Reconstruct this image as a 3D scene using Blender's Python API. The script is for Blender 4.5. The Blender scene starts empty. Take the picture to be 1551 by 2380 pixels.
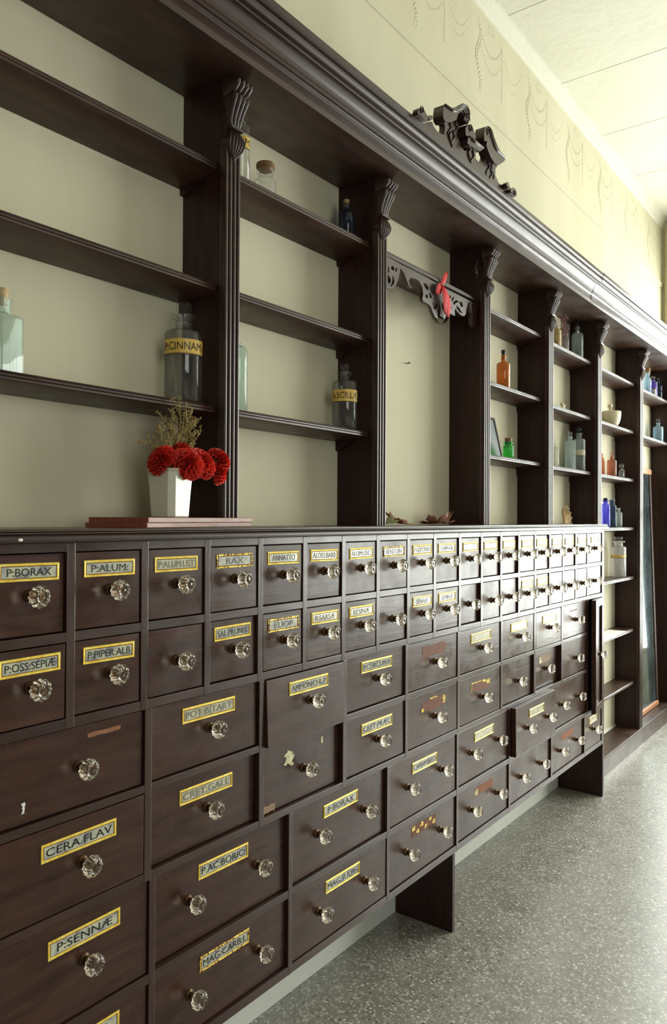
import bpy, bmesh, math, random
from mathutils import Vector, Matrix, noise

# ------------------------------------------------------------------ camera
S = bpy.context.scene
COL = S.collection
YAW, PIT, ROL = [math.radians(a) for a in (53.24, 0.507, 0.306)]
cam_d = bpy.data.cameras.new('camera')
cam = bpy.data.objects.new('camera', cam_d)
COL.objects.link(cam)
S.camera = cam
fw = Vector((math.sin(YAW)*math.cos(PIT), math.cos(YAW)*math.cos(PIT), math.sin(PIT)))
rt = Vector((math.cos(YAW), -math.sin(YAW), 0))
up = rt.cross(fw)
r_ = math.cos(ROL)*rt + math.sin(ROL)*up
u_ = -math.sin(ROL)*rt + math.cos(ROL)*up
R3 = Matrix((r_, u_, -fw)).transposed()
cam.matrix_world = Matrix.Translation((0, 0, 1.4)) @ R3.to_4x4()
cam_d.sensor_fit = 'VERTICAL'
cam_d.sensor_height = 36.0
cam_d.lens = 36.0*1775/2380
cam_d.clip_start = 0.02
cam_d.clip_end = 100

# ------------------------------------------------------------------ world, daylight, exposure
W = bpy.data.worlds.new('daylight')
S.world = W
W.use_nodes = True
bg = W.node_tree.nodes['Background']
bg.inputs['Color'].default_value = (0.93, 1.0, 0.92, 1)
bg.inputs['Strength'].default_value = 3.0
S.view_settings.view_transform = 'Standard'
S.view_settings.look = 'None'
S.view_settings.gamma = 1.0
S.view_settings.use_curve_mapping = False
S.view_settings.exposure = 0.12

def area(name, loc, rot, sx, sy, power, color):
    d = bpy.data.lights.new(name, 'AREA')
    d.shape = 'RECTANGLE'; d.size = sx; d.size_y = sy
    d.energy = power; d.color = color
    o = bpy.data.objects.new(name, d); COL.objects.link(o)
    o.location = loc; o.rotation_euler = rot
    return o
# daylight entering by the shop window in the far end wall; soft fill from an added window behind the camera
area('daylight_end_window', (6.24, -0.77, 1.80), (0, math.radians(90), 0), 2.75, 4.3, 262, (0.97, 1.0, 0.93))
area('fill_light_behind_camera', (-0.6, -3.35, 1.9), (math.radians(90), 0, 0), 2.2, 2.2, 24, (1.0, 0.96, 0.92))

# ------------------------------------------------------------------ materials
def newmat(name):
    m = bpy.data.materials.new(name); m.use_nodes = True
    nt = m.node_tree
    return m, nt, nt.nodes['Principled BSDF']
def ramp(nt, fac, stops):
    n = nt.nodes.new('ShaderNodeValToRGB')
    e = n.color_ramp.elements
    while len(e) < len(stops): e.new(0.5)
    for i, (p, c) in enumerate(stops):
        e[i].position = p; e[i].color = tuple(c)+(1,) if len(c) == 3 else c
    nt.links.new(fac, n.inputs['Fac'])
    return n.outputs['Color']
def coords(nt, scale=(1, 1, 1), kind='Object'):
    t = nt.nodes.new('ShaderNodeTexCoord'); mp = nt.nodes.new('ShaderNodeMapping')
    mp.inputs['Scale'].default_value = scale
    nt.links.new(t.outputs[kind], mp.inputs['Vector'])
    return mp.outputs['Vector']
def noisen(nt, vec, scale, detail=4, rough=0.55, dist=0.0):
    n = nt.nodes.new('ShaderNodeTexNoise')
    n.inputs['Scale'].default_value = scale; n.inputs['Detail'].default_value = detail
    n.inputs['Roughness'].default_value = rough; n.inputs['Distortion'].default_value = dist
    nt.links.new(vec, n.inputs['Vector'])
    return n.outputs['Fac']
def bump(nt, b, h, strength, dist=0.01):
    n = nt.nodes.new('ShaderNodeBump')
    n.inputs['Strength'].default_value = strength; n.inputs['Distance'].default_value = dist
    nt.links.new(h, n.inputs['Height']); nt.links.new(n.outputs['Normal'], b.inputs['Normal'])
    return n
def mixc(nt, fac, a, b_):
    n = nt.nodes.new('ShaderNodeMix'); n.data_type = 'RGBA'
    if isinstance(fac, float): n.inputs[0].default_value = fac
    else: nt.links.new(fac, n.inputs[0])
    for k, v in ((6, a), (7, b_)):
        if isinstance(v, tuple): n.inputs[k].default_value = v+(1,) if len(v) == 3 else v
        else: nt.links.new(v, n.inputs[k])
    return n.outputs[2]
def plain(name, col, rough=0.5, metal=0.0, trans=0.0, ior=1.5, coat=0.0, var=0.12, vscale=30, bstr=0.0):
    m, nt, b = newmat(name)
    v = coords(nt)
    f = noisen(nt, v, vscale)
    dark = tuple(c*(1-var) for c in col); lite = tuple(min(1, c*(1+var)) for c in col)
    nt.links.new(ramp(nt, f, [(0.3, dark), (0.7, lite)]), b.inputs['Base Color'])
    b.inputs['Roughness'].default_value = rough; b.inputs['Metallic'].default_value = metal
    b.inputs['Transmission Weight'].default_value = trans; b.inputs['IOR'].default_value = ior
    b.inputs['Coat Weight'].default_value = coat
    if bstr: bump(nt, b, f, bstr, 0.002)
    return m

def wood(name, c1, c2, r0=0.2, r1=0.42, stretch=(3, 30, 30), warp=0.25, coat=0.25, wear=0.0, ior=1.5):
    m, nt, b = newmat(name)
    v = coords(nt, stretch)
    info = nt.nodes.new('ShaderNodeObjectInfo')
    add = nt.nodes.new('ShaderNodeVectorMath'); add.operation = 'ADD'
    sc = nt.nodes.new('ShaderNodeVectorMath'); sc.operation = 'SCALE'
    comb = nt.nodes.new('ShaderNodeCombineXYZ')
    for k in range(3): nt.links.new(info.outputs['Random'], comb.inputs[k])
    nt.links.new(comb.outputs[0], sc.inputs[0]); sc.inputs['Scale'].default_value = 37.0
    nt.links.new(v, add.inputs[0]); nt.links.new(sc.outputs[0], add.inputs[1])
    g = noisen(nt, add.outputs[0], 1.6, 6, 0.6, 0.6)
    base = ramp(nt, g, [(0.28, c1), (0.72, c2)])
    v2 = coords(nt, (1, 1, 1))
    add2 = nt.nodes.new('ShaderNodeVectorMath'); add2.operation = 'ADD'
    nt.links.new(v2, add2.inputs[0]); nt.links.new(sc.outputs[0], add2.inputs[1])
    big = noisen(nt, add2.outputs[0], 9, 5, 0.6)
    if wear:
        w = noisen(nt, add2.outputs[0], 26, 8, 0.7)
        wr = ramp(nt, w, [(0.66, (0, 0, 0)), (0.78, (wear, wear, wear))])
        base = mixc(nt, wr, base, (0.16, 0.085, 0.05))
    nt.links.new(base, b.inputs['Base Color'])
    rr = nt.nodes.new('ShaderNodeMapRange')
    rr.inputs[1].default_value = 0.3; rr.inputs[2].default_value = 0.72
    rr.inputs[3].default_value = r0; rr.inputs[4].default_value = r1
    nt.links.new(big, rr.inputs[0]); nt.links.new(rr.outputs[0], b.inputs['Roughness'])
    b.inputs['Coat Weight'].default_value = coat; b.inputs['Coat Roughness'].default_value = 0.16; b.inputs['IOR'].default_value = ior
    low = noisen(nt, add2.outputs[0], 3.5, 2, 0.4)
    m1 = nt.nodes.new('ShaderNodeMath'); m1.operation = 'MULTIPLY_ADD'
    nt.links.new(low, m1.inputs[0]); m1.inputs[1].default_value = 3.0; nt.links.new(g, m1.inputs[2])
    bn = bump(nt, b, m1.outputs[0], warp, 0.004)
    nt.links.new(bn.outputs['Normal'], b.inputs['Coat Normal'])
    return m

WOOD = wood('dark_mahogany', (0.014, 0.0046, 0.0038), (0.042, 0.0135, 0.010), 0.34, 0.5, (30, 30, 3), warp=0.1, coat=0.0, ior=1.38)
WOODH = wood('dark_mahogany_horizontal', (0.022, 0.0090, 0.0065), (0.058, 0.025, 0.017), 0.26, 0.42, (3, 30, 30), warp=0.12, wear=0.25)
WOODS = wood('worn_shelf_board', (0.016, 0.0065, 0.005), (0.070, 0.030, 0.015), 0.36, 0.6, (2, 14, 14), warp=0.08, wear=0.5)
WOODF = wood('polished_drawer_front', (0.027, 0.0110, 0.0075), (0.072, 0.031, 0.020), 0.20, 0.42, (3, 30, 30), warp=0.14, coat=0.0, ior=1.46, wear=0.12)
WOODC = wood('polished_cornice', (0.020, 0.0085, 0.0065), (0.050, 0.022, 0.016), 0.28, 0.42, (2, 12, 12), warp=0.0, coat=0.12)
WOODR = wood('red_brown_board', (0.16, 0.035, 0.022), (0.30, 0.085, 0.045), 0.45, 0.6, (4, 60, 60))
WOODO = wood('orange_pine', (0.30, 0.13, 0.05), (0.50, 0.24, 0.11), 0.4, 0.6, (4, 40, 40))

def wallmat(name, c1, c2, bstr, bscale, stain=0.15):
    m, nt, b = newmat(name)
    v = coords(nt, (1, 1, 0.22))
    f = noisen(nt, v, 3.0, 6, 0.6)
    base = ramp(nt, f, [(0.3, c1), (0.7, c2)])
    f2 = noisen(nt, coords(nt, (1, 1, 1)), 1.3, 8, 0.7)
    st = ramp(nt, f2, [(0.60, (0, 0, 0)), (0.78, (stain,)*3)])
    base = mixc(nt, st, base, (0.30, 0.25, 0.15))
    nt.links.new(base, b.inputs['Base Color'])
    b.inputs['Roughness'].default_value = 0.75
    f3 = noisen(nt, coords(nt), bscale, 5, 0.6)
    bump(nt, b, f3, bstr, 0.004)
    return m
M_WALL = wallmat('cream_painted_plaster', (0.58, 0.54, 0.385), (0.67, 0.63, 0.465), 0.12, 22)
M_DARKENED_WALL = wood('darkened_unseen_wall', (0.030, 0.016, 0.012), (0.06, 0.032, 0.022), 0.4, 0.6, (3, 3, 1), warp=0.05)  # unseen walls darkened so they throw less light back onto the wood
M_CEIL = wallmat('embossed_cream_ceiling_paper', (0.68, 0.67, 0.56), (0.75, 0.74, 0.63), 0.9, 24, 0.05)
M_SKIRT = wallmat('pale_painted_skirting', (0.60, 0.62, 0.55), (0.72, 0.74, 0.68), 0.1, 20, 0.4)

def terrazzo():
    m, nt, b = newmat('terrazzo_floor')
    v = coords(nt)
    vo = nt.nodes.new('ShaderNodeTexVoronoi'); vo.inputs['Scale'].default_value = 125
    nt.links.new(v, vo.inputs['Vector'])
    sep = nt.nodes.new('ShaderNodeSeparateColor'); nt.links.new(vo.outputs['Color'], sep.inputs[0])
    # chip where distance < radius depending on the cell
    mr = nt.nodes.new('ShaderNodeMapRange'); nt.links.new(sep.outputs[0], mr.inputs[0])
    mr.inputs[3].default_value = 0.12; mr.inputs[4].default_value = 0.72
    lt = nt.nodes.new('ShaderNodeMath'); lt.operation = 'LESS_THAN'
    nt.links.new(vo.outputs['Distance'], lt.inputs[0]); nt.links.new(mr.outputs[0], lt.inputs[1])
    chip = ramp(nt, sep.outputs[1], [(0.0, (0.07, 0.06, 0.045)), (0.15, (0.20, 0.19, 0.15)), (0.4, (0.36, 0.345, 0.30)), (0.8, (0.46, 0.445, 0.40)), (1.0, (0.66, 0.65, 0.60))])
    f = noisen(nt, v, 7, 6, 0.7)
    mat = ramp(nt, f, [(0.3, (0.155, 0.145, 0.122)), (0.7, (0.29, 0.275, 0.24))])
    f2 = noisen(nt, v, 300, 2)
    mat2 = mixc(nt, ramp(nt, f2, [(0.45, (0, 0, 0)), (0.7, (0.5, 0.5, 0.5))]), mat, (0.34, 0.34, 0.30))
    nt.links.new(mixc(nt, lt.outputs[0], mat2, chip), b.inputs['Base Color'])
    rr = nt.nodes.new('ShaderNodeMapRange'); nt.links.new(f, rr.inputs[0])
    rr.inputs[3].default_value = 0.30; rr.inputs[4].default_value = 0.42
    b.inputs['IOR'].default_value = 2.1
    nt.links.new(rr.outputs[0], b.inputs['Roughness'])
    bump(nt, b, f, 0.08, 0.003)
    return m
M_FLOOR = terrazzo()

def giltm(name, worn):
    m, nt, b = newmat(name)
    v = coords(nt)
    f = noisen(nt, v, 55, 6, 0.65)
    f2 = noisen(nt, v, 160, 4, 0.6)
    g = ramp(nt, f, [(0.25, (0.60, 0.30, 0.03)), (0.5, (0.98, 0.72, 0.10)), (0.75, (1.0, 0.90, 0.35))])
    t = 0.66-worn
    sp = ramp(nt, f2, [(t, (0, 0, 0)), (t+0.06, (1, 1, 1))])
    nt.links.new(mixc(nt, sp, g, (0.14, 0.045, 0.02)), b.inputs['Base Color'])
    b.inputs['Metallic'].default_value = 0.3; b.inputs['Roughness'].default_value = 0.32
    return m
GILT = giltm('gilt_label_border', 0.0)
GILTW = giltm('worn_gilt_label_border', 0.16)
def panelm(name, c1, c2, c3):
    m, nt, b = newmat(name)
    info = nt.nodes.new('ShaderNodeObjectInfo')
    v = coords(nt, (1, 1, 1.6))
    add = nt.nodes.new('ShaderNodeVectorMath'); add.operation = 'ADD'
    comb = nt.nodes.new('ShaderNodeCombineXYZ'); nt.links.new(info.outputs['Random'], comb.inputs[0])
    nt.links.new(v, add.inputs[0]); nt.links.new(comb.outputs[0], add.inputs[1])
    f = noisen(nt, add.outputs[0], 38, 4, 0.55, 0.5)
    nt.links.new(ramp(nt, f, [(0.36, c1), (0.47, c2), (0.6, c3)]), b.inputs['Base Color'])
    b.inputs['Roughness'].default_value = 0.25; b.inputs['Coat Weight'].default_value = 0.5
    return m
M_PANEL = panelm('silvered_label_glass', (0.22, 0.23, 0.24), (0.42, 0.43, 0.37), (0.56, 0.56, 0.40))
M_PANELF = panelm('faded_label_glass', (0.36, 0.33, 0.19), (0.46, 0.44, 0.30), (0.56, 0.54, 0.38))
M_REDLINE = plain('dark_red_line', (0.16, 0.03, 0.01), 0.5)
M_BLACK = plain('black_lettering', (0.012, 0.013, 0.014), 0.4)
M_GREY = plain('faded_lettering', (0.16, 0.16, 0.13), 0.5)
M_RESID = plain('red_brown_label_residue', (0.17, 0.055, 0.025), 0.7, var=0.4, vscale=120, bstr=0.3)
M_TAN = plain('tan_paper_residue', (0.30, 0.20, 0.13), 0.8, var=0.3, vscale=90)
M_FLECK = plain('pale_paper_scrap', (0.62, 0.58, 0.36), 0.6, var=0.3, vscale=80)
M_PAPER = plain('white_paper', (0.80, 0.80, 0.80), 0.7, var=0.04)
M_BRASS = plain('brown_brass_collar', (0.11, 0.06, 0.025), 0.35, metal=0.7, var=0.3, vscale=90)
M_BRICK = plain('orange_stain', (0.27, 0.105, 0.055), 0.8, var=0.25, vscale=90)
def glassm(name, col, rough=0.02, ior=1.5):
    return plain(name, col, rough, 0, 1.0, ior, var=0.05, vscale=12)
def thinglass(name, col, rough=0.04, edge=0.45, milk=0.0):
    """blown glass wall: tinted see-through with a glossy skin and a denser rim"""
    m = bpy.data.materials.new(name); m.use_nodes = True
    nt = m.node_tree; nt.nodes.clear()
    out = nt.nodes.new('ShaderNodeOutputMaterial'); lw = nt.nodes.new('ShaderNodeLayerWeight'); lw.inputs['Blend'].default_value = 0.35
    f = noisen(nt, coords(nt, (1, 1, 0.4)), 25, 3)
    col = tuple(c**0.6 for c in col); edge = edge**0.4
    body = ramp(nt, lw.outputs['Facing'], [(0.0, col), (0.55, tuple(c*0.93 for c in col)), (1.0, tuple(c*edge for c in col))])
    tr = nt.nodes.new('ShaderNodeBsdfTransparent'); nt.links.new(body, tr.inputs['Color'])
    gl = nt.nodes.new('ShaderNodeBsdfGlossy'); gl.inputs['Roughness'].default_value = rough
    fr = ramp(nt, lw.outputs['Facing'], [(0.0, (0.03,)*3), (0.55, (0.05,)*3), (0.85, (0.2,)*3), (1.0, (0.7,)*3)])
    mx = nt.nodes.new('ShaderNodeMixShader')
    last = tr.outputs[0]
    if milk:
        df = nt.nodes.new('ShaderNodeBsdfDiffuse'); df.inputs['Color'].default_value = tuple(min(1, c) for c in col)+(1,)
        tl = nt.nodes.new('ShaderNodeBsdfTranslucent'); tl.inputs['Color'].default_value = tuple(min(1, c) for c in col)+(1,)
        ad = nt.nodes.new('ShaderNodeMixShader'); ad.inputs[0].default_value = 0.5
        nt.links.new(df.outputs[0], ad.inputs[1]); nt.links.new(tl.outputs[0], ad.inputs[2])
        m2 = nt.nodes.new('ShaderNodeMixShader')
        mm = nt.nodes.new('ShaderNodeMath'); mm.operation = 'MULTIPLY'; nt.links.new(f, mm.inputs[0]); mm.inputs[1].default_value = 2*milk
        nt.links.new(mm.outputs[0], m2.inputs[0]); nt.links.new(last, m2.inputs[1]); nt.links.new(ad.outputs[0], m2.inputs[2]); last = m2.outputs[0]
    nt.links.new(fr, mx.inputs[0]); nt.links.new(last, mx.inputs[1]); nt.links.new(gl.outputs[0], mx.inputs[2])
    nt.links.new(mx.outputs[0], out.inputs['Surface'])
    return m
G_KNOB = glassm('knob_glass', (0.88, 0.80, 0.66), 0.03, 1.52)
G_CLEAR = thinglass('clear_glass', (0.97, 0.97, 0.96), edge=0.35, milk=0.03)
G_MILKY = thinglass('cloudy_clear_glass', (0.93, 0.92, 0.90), edge=0.5, milk=0.16)
G_AQUA = thinglass('aqua_glass', (0.84, 0.94, 0.91), edge=0.4, milk=0.09)
G_COBALT = thinglass('cobalt_glass', (0.38, 0.38, 0.98), edge=0.25, milk=0.10)
G_NAVY = thinglass('dark_blue_glass', (0.26, 0.34, 0.52), edge=0.3, milk=0.05)
G_VIOLET = thinglass('violet_blue_glass', (0.52, 0.42, 0.99), edge=0.3, milk=0.12)
G_PALEBLUE = thinglass('pale_blue_glass', (0.72, 0.87, 0.97), edge=0.4, milk=0.15)
G_GREEN = thinglass('bright_green_glass', (0.30, 0.92, 0.36), edge=0.3, milk=0.12)
G_BROWN = thinglass('brown_glass', (0.80, 0.50, 0.40), edge=0.3, milk=0.08)
G_GREY = thinglass('frosted_grey_green_glass', (0.72, 0.78, 0.76), 0.25, edge=0.4, milk=0.22)
M_AMBER = plain('amber_glass', (0.92, 0.42, 0.12), 0.08, trans=0.75, ior=1.45)
M_CORK = plain('cork', (0.36, 0.24, 0.12), 0.85, var=0.4, vscale=200, bstr=0.4)
M_CORKD = plain('brown_cork', (0.20, 0.11, 0.04), 0.6, var=0.3, vscale=120)
M_BLKST = plain('black_stopper', (0.015, 0.015, 0.02), 0.35)
M_BAND = plain('yellow_shop_round_label', (0.72, 0.48, 0.10), 0.4, var=0.25, vscale=60)
M_BANDE = plain('brown_label_edge', (0.10, 0.06, 0.03), 0.5)
M_CHINA = plain('white_glazed_china', (0.62, 0.62, 0.50), 0.25, coat=0.4, var=0.03)
M_STONE = plain('cream_mortar_stone', (0.72, 0.64, 0.44), 0.5, var=0.06)
M_RED = plain('red_satin_ribbon', (0.55, 0.010, 0.010), 0.7, var=0.2, vscale=25)
M_PETAL = plain('red_carnation_petal', (0.78, 0.035, 0.018), 0.6, var=0.45, vscale=45)
M_STEM = plain('green_stem', (0.10, 0.14, 0.04), 0.6)
M_DRY = plain('dried_gypsophila', (0.34, 0.26, 0.10), 0.8, var=0.5, vscale=60)
M_DRYP = plain('dried_purple_flowers', (0.30, 0.16, 0.17), 0.8, var=0.5, vscale=60)
M_LEAFR = plain('dry_russet_leaf', (0.30, 0.12, 0.07), 0.7, var=0.4, vscale=40)
M_LEAFG = plain('dry_olive_leaf', (0.20, 0.22, 0.09), 0.7, var=0.4, vscale=40)
M_STRAWLEAF = plain('straw_fan_leaf', (0.30, 0.21, 0.10), 0.8, var=0.3, vscale=60)
M_CREAM = plain('cream_paper_label', (0.55, 0.50, 0.38), 0.7)
WOODE = wood('ribbed_orange_brown_edge', (0.20, 0.075, 0.035), (0.33, 0.13, 0.06), 0.45, 0.6, (4, 40, 40))
M_STRAW = plain('straw', (0.55, 0.40, 0.20), 0.7, var=0.3, vscale=60)
M_SLATE = plain('grey_slate', (0.16, 0.18, 0.20), 0.45, var=0.2, vscale=15)
M_MIRROR = plain('foxed_mirror_glass', (0.30, 0.40, 0.42), 0.10, metal=0.9, var=0.5, vscale=7)
M_TANPOST = plain('tan_painted_timber', (0.50, 0.43, 0.26), 0.5)
M_METAL = plain('small_iron_nail', (0.10, 0.08, 0.05), 0.4, metal=0.8)
M_DARKIN = plain('dark_cabinet_interior', (0.012, 0.008, 0.007), 0.8)

# ------------------------------------------------------------------ mesh helpers
class MB:
    def __init__(s): s.v = []; s.f = []
    def box(s, x0, x1, y0, y1, z0, z1):
        n = len(s.v)
        s.v += [(x0,y0,z0),(x1,y0,z0),(x1,y1,z0),(x0,y1,z0),(x0,y0,z1),(x1,y0,z1),(x1,y1,z1),(x0,y1,z1)]
        s.f += [tuple(n+i for i in q) for q in ((0,3,2,1),(4,5,6,7),(0,1,5,4),(1,2,6,5),(2,3,7,6),(3,0,4,7))]
        return s
    def sweep_x(s, prof, x0, x1, cap=True):
        """closed (y,z) profile extruded along x"""
        n = len(s.v); k = len(prof)
        for x in (x0, x1): s.v += [(x, p[0], p[1]) for p in prof]
        for i in range(k):
            j = (i+1) % k
            s.f.append((n+i, n+k+i, n+k+j, n+j))
        if cap:
            s.f.append(tuple(n+i for i in range(k))); s.f.append(tuple(n+k+i for i in reversed(range(k))))
        return s
    def lathe(s, prof, c=(0,0,0), n=24, axis='z', lobe=None, square=0.0):
        """prof: list of (r, h).  lobe(h, theta) multiplies r."""
        b = len(s.v); k = len(prof)
        for (r, h) in prof:
            for i in range(n):
                t = 2*math.pi*i/n
                q = r*(lobe(h, t) if lobe else 1.0)
                a, e = q*math.cos(t), q*math.sin(t)
                if square:
                    m = max(abs(math.cos(t)), abs(math.sin(t)))
                    g = 1+square*(1/m-1)
                    a *= g; e *= g
                p = (a, e, h) if axis == 'z' else (a, -h, e)
                s.v.append((c[0]+p[0], c[1]+p[1], c[2]+p[2]))
        for j in range(k-1):
            for i in range(n):
                i2 = (i+1) % n
                s.f.append((b+j*n+i, b+j*n+i2, b+(j+1)*n+i2, b+(j+1)*n+i))
        if prof[0][0] > 1e-5: s.f.append(tuple(b+i for i in reversed(range(n))))
        if prof[-1][0] > 1e-5: s.f.append(tuple(b+(k-1)*n+i for i in range(n)))
        return s
    def tube(s, path, r, n=6, r2=None):
        pts = [Vector(p) for p in path]; b = len(s.v); k = len(pts)
        for i, p in enumerate(pts):
            t = (pts[min(i+1, k-1)]-pts[max(i-1, 0)])
            if t.length < 1e-9: t = Vector((0, 0, 1))
            t.normalize()
            a = t.cross(Vector((0, 0, 1)))
            if a.length < 0.1: a = t.cross(Vector((0, 1, 0)))
            a.normalize(); c = t.cross(a)
            rr = r if r2 is None else r+(r2-r)*i/(k-1)
            for q in range(n):
                th = 2*math.pi*q/n
                s.v.append(tuple(p+a*rr*math.cos(th)+c*rr*math.sin(th)))
        for i in range(k-1):
            for q in range(n):
                q2 = (q+1) % n
                s.f.append((b+i*n+q, b+i*n+q2, b+(i+1)*n+q2, b+(i+1)*n+q))
        s.f.append(tuple(b+i for i in reversed(range(n)))); s.f.append(tuple(b+(k-1)*n+i for i in range(n)))
        return s
    def ball(s, c, r, n=8, m=5, sy=1.0, sz=1.0):
        b = len(s.v)
        s.v.append((c[0], c[1], c[2]+r*sz))
        for j in range(1, m):
            ph = math.pi*j/m
            for i in range(n):
                t = 2*math.pi*i/n
                s.v.append((c[0]+r*math.sin(ph)*math.cos(t), c[1]+sy*r*math.sin(ph)*math.sin(t), c[2]+sz*r*math.cos(ph)))
        s.v.append((c[0], c[1], c[2]-r*sz))
        e = len(s.v)-1
        for i in range(n):
            i2 = (i+1) % n
            s.f.append((b, b+1+i, b+1+i2)); s.f.append((e, b+1+(m-2)*n+i2, b+1+(m-2)*n+i))
            for j in range(m-2):
                s.f.append((b+1+j*n+i, b+1+(j+1)*n+i, b+1+(j+1)*n+i2, b+1+j*n+i2))
        return s
    def xform(s, M, start=0):
        for i in range(start, len(s.v)): s.v[i] = tuple(M @ Vector(s.v[i]))
        return s
    def mesh(s, name):
        me = bpy.data.meshes.new(name)
        me.from_pydata(s.v, [], s.f); me.validate()
        bm = bmesh.new(); bm.from_mesh(me)
        bmesh.ops.recalc_face_normals(bm, faces=bm.faces)
        bm.to_mesh(me); bm.free()
        return me

def place(name, me, mat=None, parent=None, loc=(0, 0, 0), rot=(0, 0, 0), smooth=False, bevel=0.0):
    o = bpy.data.objects.new(name, me)
    if mat and not me.materials: me.materials.append(mat)
    if smooth:
        me.polygons.foreach_set('use_smooth', [True]*len(me.polygons))
        if smooth == 'angle':
            try: me.set_sharp_from_angle(angle=math.radians(38))
            except Exception: pass
    COL.objects.link(o)
    if parent: o.parent = parent
    o.location = loc; o.rotation_euler = rot
    if bevel:
        b = o.modifiers.new('bevel', 'BEVEL'); b.width = bevel; b.segments = 2; b.limit_method = 'ANGLE'
    return o
def obj(name, mb, mat, parent=None, loc=(0, 0, 0), rot=(0, 0, 0), smooth=False, bevel=0.0):
    return place(name, mb.mesh(name), mat, parent, loc, rot, smooth, bevel)
def thing(name, label, cat, loc=(0, 0, 0), rot=(0, 0, 0), group=None):
    o = bpy.data.objects.new(name, None); COL.objects.link(o)
    o.location = loc; o.rotation_euler = rot; o.empty_display_size = 0.05
    return tag(o, label, cat, group)
def tag(o, label, cat, group=None):
    o['label'] = label; o['category'] = cat
    if group: o['group'] = group
    return o
def struct(o):
    o['kind'] = 'structure'; return o
def prism(poly, y0, y1, name, mat, parent, loc=(0, 0, 0), holes=(), smooth=False):
    """flat polygon in (x,z) with holes, extruded from y0 to y1"""
    cu = bpy.data.curves.new(name, 'CURVE'); cu.dimensions = '2D'; cu.fill_mode = 'BOTH'
    cu.extrude = abs(y1-y0)/2
    for P in [poly]+list(holes):
        sp = cu.splines.new('POLY'); sp.points.add(len(P)-1)
        for i, (a, b) in enumerate(P): sp.points[i].co = (a, b, 0, 1)
        sp.use_cyclic_u = True
    t = bpy.data.objects.new('tmp', cu); COL.objects.link(t)
    bpy.context.view_layer.update()
    me = bpy.data.meshes.new_from_object(t.evaluated_get(bpy.context.evaluated_depsgraph_get()))
    bpy.data.objects.remove(t)
    me.transform(Matrix.Translation((0, (y0+y1)/2, 0)) @ Matrix.Rotation(math.pi/2, 4, 'X'))
    me.materials.clear(); me.name = name
    return place(name, me, mat, parent, loc)
def text_mesh(body, width, height):
    """lettering in the xz plane, facing -y, centred, stretched to width x height"""
    cu = bpy.data.curves.new('lettering', 'FONT'); cu.body = body; cu.size = 1.0
    cu.align_x = 'CENTER'; cu.extrude = 0.01; cu.resolution_u = 3
    t = bpy.data.objects.new('tmp', cu); COL.objects.link(t)
    bpy.context.view_layer.update()
    me = bpy.data.meshes.new_from_object(t.evaluated_get(bpy.context.evaluated_depsgraph_get()))
    bpy.data.objects.remove(t)
    xs = [v.co.x for v in me.vertices]; ys = [v.co.y for v in me.vertices]
    cx, w = (min(xs)+max(xs))/2, max(xs)-min(xs); cy, h = (min(ys)+max(ys))/2, max(ys)-min(ys)
    for v in me.vertices:
        x, y, z = v.co
        v.co = ((x-cx)/w*width, -(z+0.01)*0.02, (y-cy)/h*height)
    me.materials.clear()
    return me

# ------------------------------------------------------------------ the room
YW = 1.466            # plaster behind the shelves
ZC = 3.68
X0, X1, YF = -2.6, 6.12, -3.2
struct(obj('floor', MB().box(X0-0.2, X1+0.2, YF-0.2, YW+0.2, -0.1, 0), M_FLOOR))
struct(obj('ceiling', MB().box(X0-0.2, X1+0.2, YF-0.2, YW+0.2, ZC, ZC+0.1), M_CEIL))
wall_back = struct(obj('wall_back', MB().box(X0-0.2, X1+0.2, YW, YW+0.15, 0, ZC), M_WALL))
struct(obj('wall_left', MB().box(X0-0.15, X0, YF, YW, 0, ZC), M_DARKENED_WALL))
WY0, WY1, WZ0, WZ1 = -2.95, 1.37, 0.38, 3.2
m = MB().box(X1, X1+0.12, YF, YW, 0, WZ0).box(X1, X1+0.12, YF, YW, WZ1, ZC)
m.box(X1, X1+0.12, YF, WY0, WZ0, WZ1).box(X1, X1+0.12, WY1, YW, WZ0, WZ1)
struct(obj('wall_right', m, M_WALL))
m = MB().box(X0, -1.7, YF-0.12, YF, 0, ZC).box(0.5, X1, YF-0.12, YF, 0, ZC)
m.box(-1.7, 0.5, YF-0.12, YF, 0, 0.8).box(-1.7, 0.5, YF-0.12, YF, 3.0, ZC)  # opening added to let the fill light in
struct(obj('wall_front', m, M_DARKENED_WALL))
m = MB()
for k in range(6):
    y = WY0+(WY1-WY0)*k/5
    m.box(X1+0.02, X1+0.07, y-0.03, y+0.03, WZ0, WZ1)
for z in (WZ0+0.03, 1.45, 2.35, WZ1-0.03): m.box(X1+0.025, X1+0.065, WY0, WY1, z-0.025, z+0.025)
struct(obj('window_1', m, M_TANPOST))
m = MB()
for x in (-1.67, -0.6, 0.47): m.box(x-0.03, x+0.03, YF-0.09, YF-0.04, 0.8, 3.0)
for z in (0.83, 1.9, 2.97): m.box(-1.7, 0.5, YF-0.085, YF-0.045, z-0.03, z+0.03)
struct(obj('added_fill_window', m, M_TANPOST))  # added frame around the fill light, never in view
struct(obj('baseboard_back', MB().sweep_x([(YW, 0), (1.456, 0), (1.456, 0.10), (1.460, 0.112), (YW, 0.115)], X0, X1), M_SKIRT))
struct(obj('trim_1', MB().sweep_x([(YW, 3.160), (1.460, 3.162), (1.458, 3.168), (1.461, 3.173), (1.461, 3.180), (1.457, 3.185), (1.460, 3.192), (YW, 3.194)], X0, X1), M_WALL, smooth='angle'))
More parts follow.
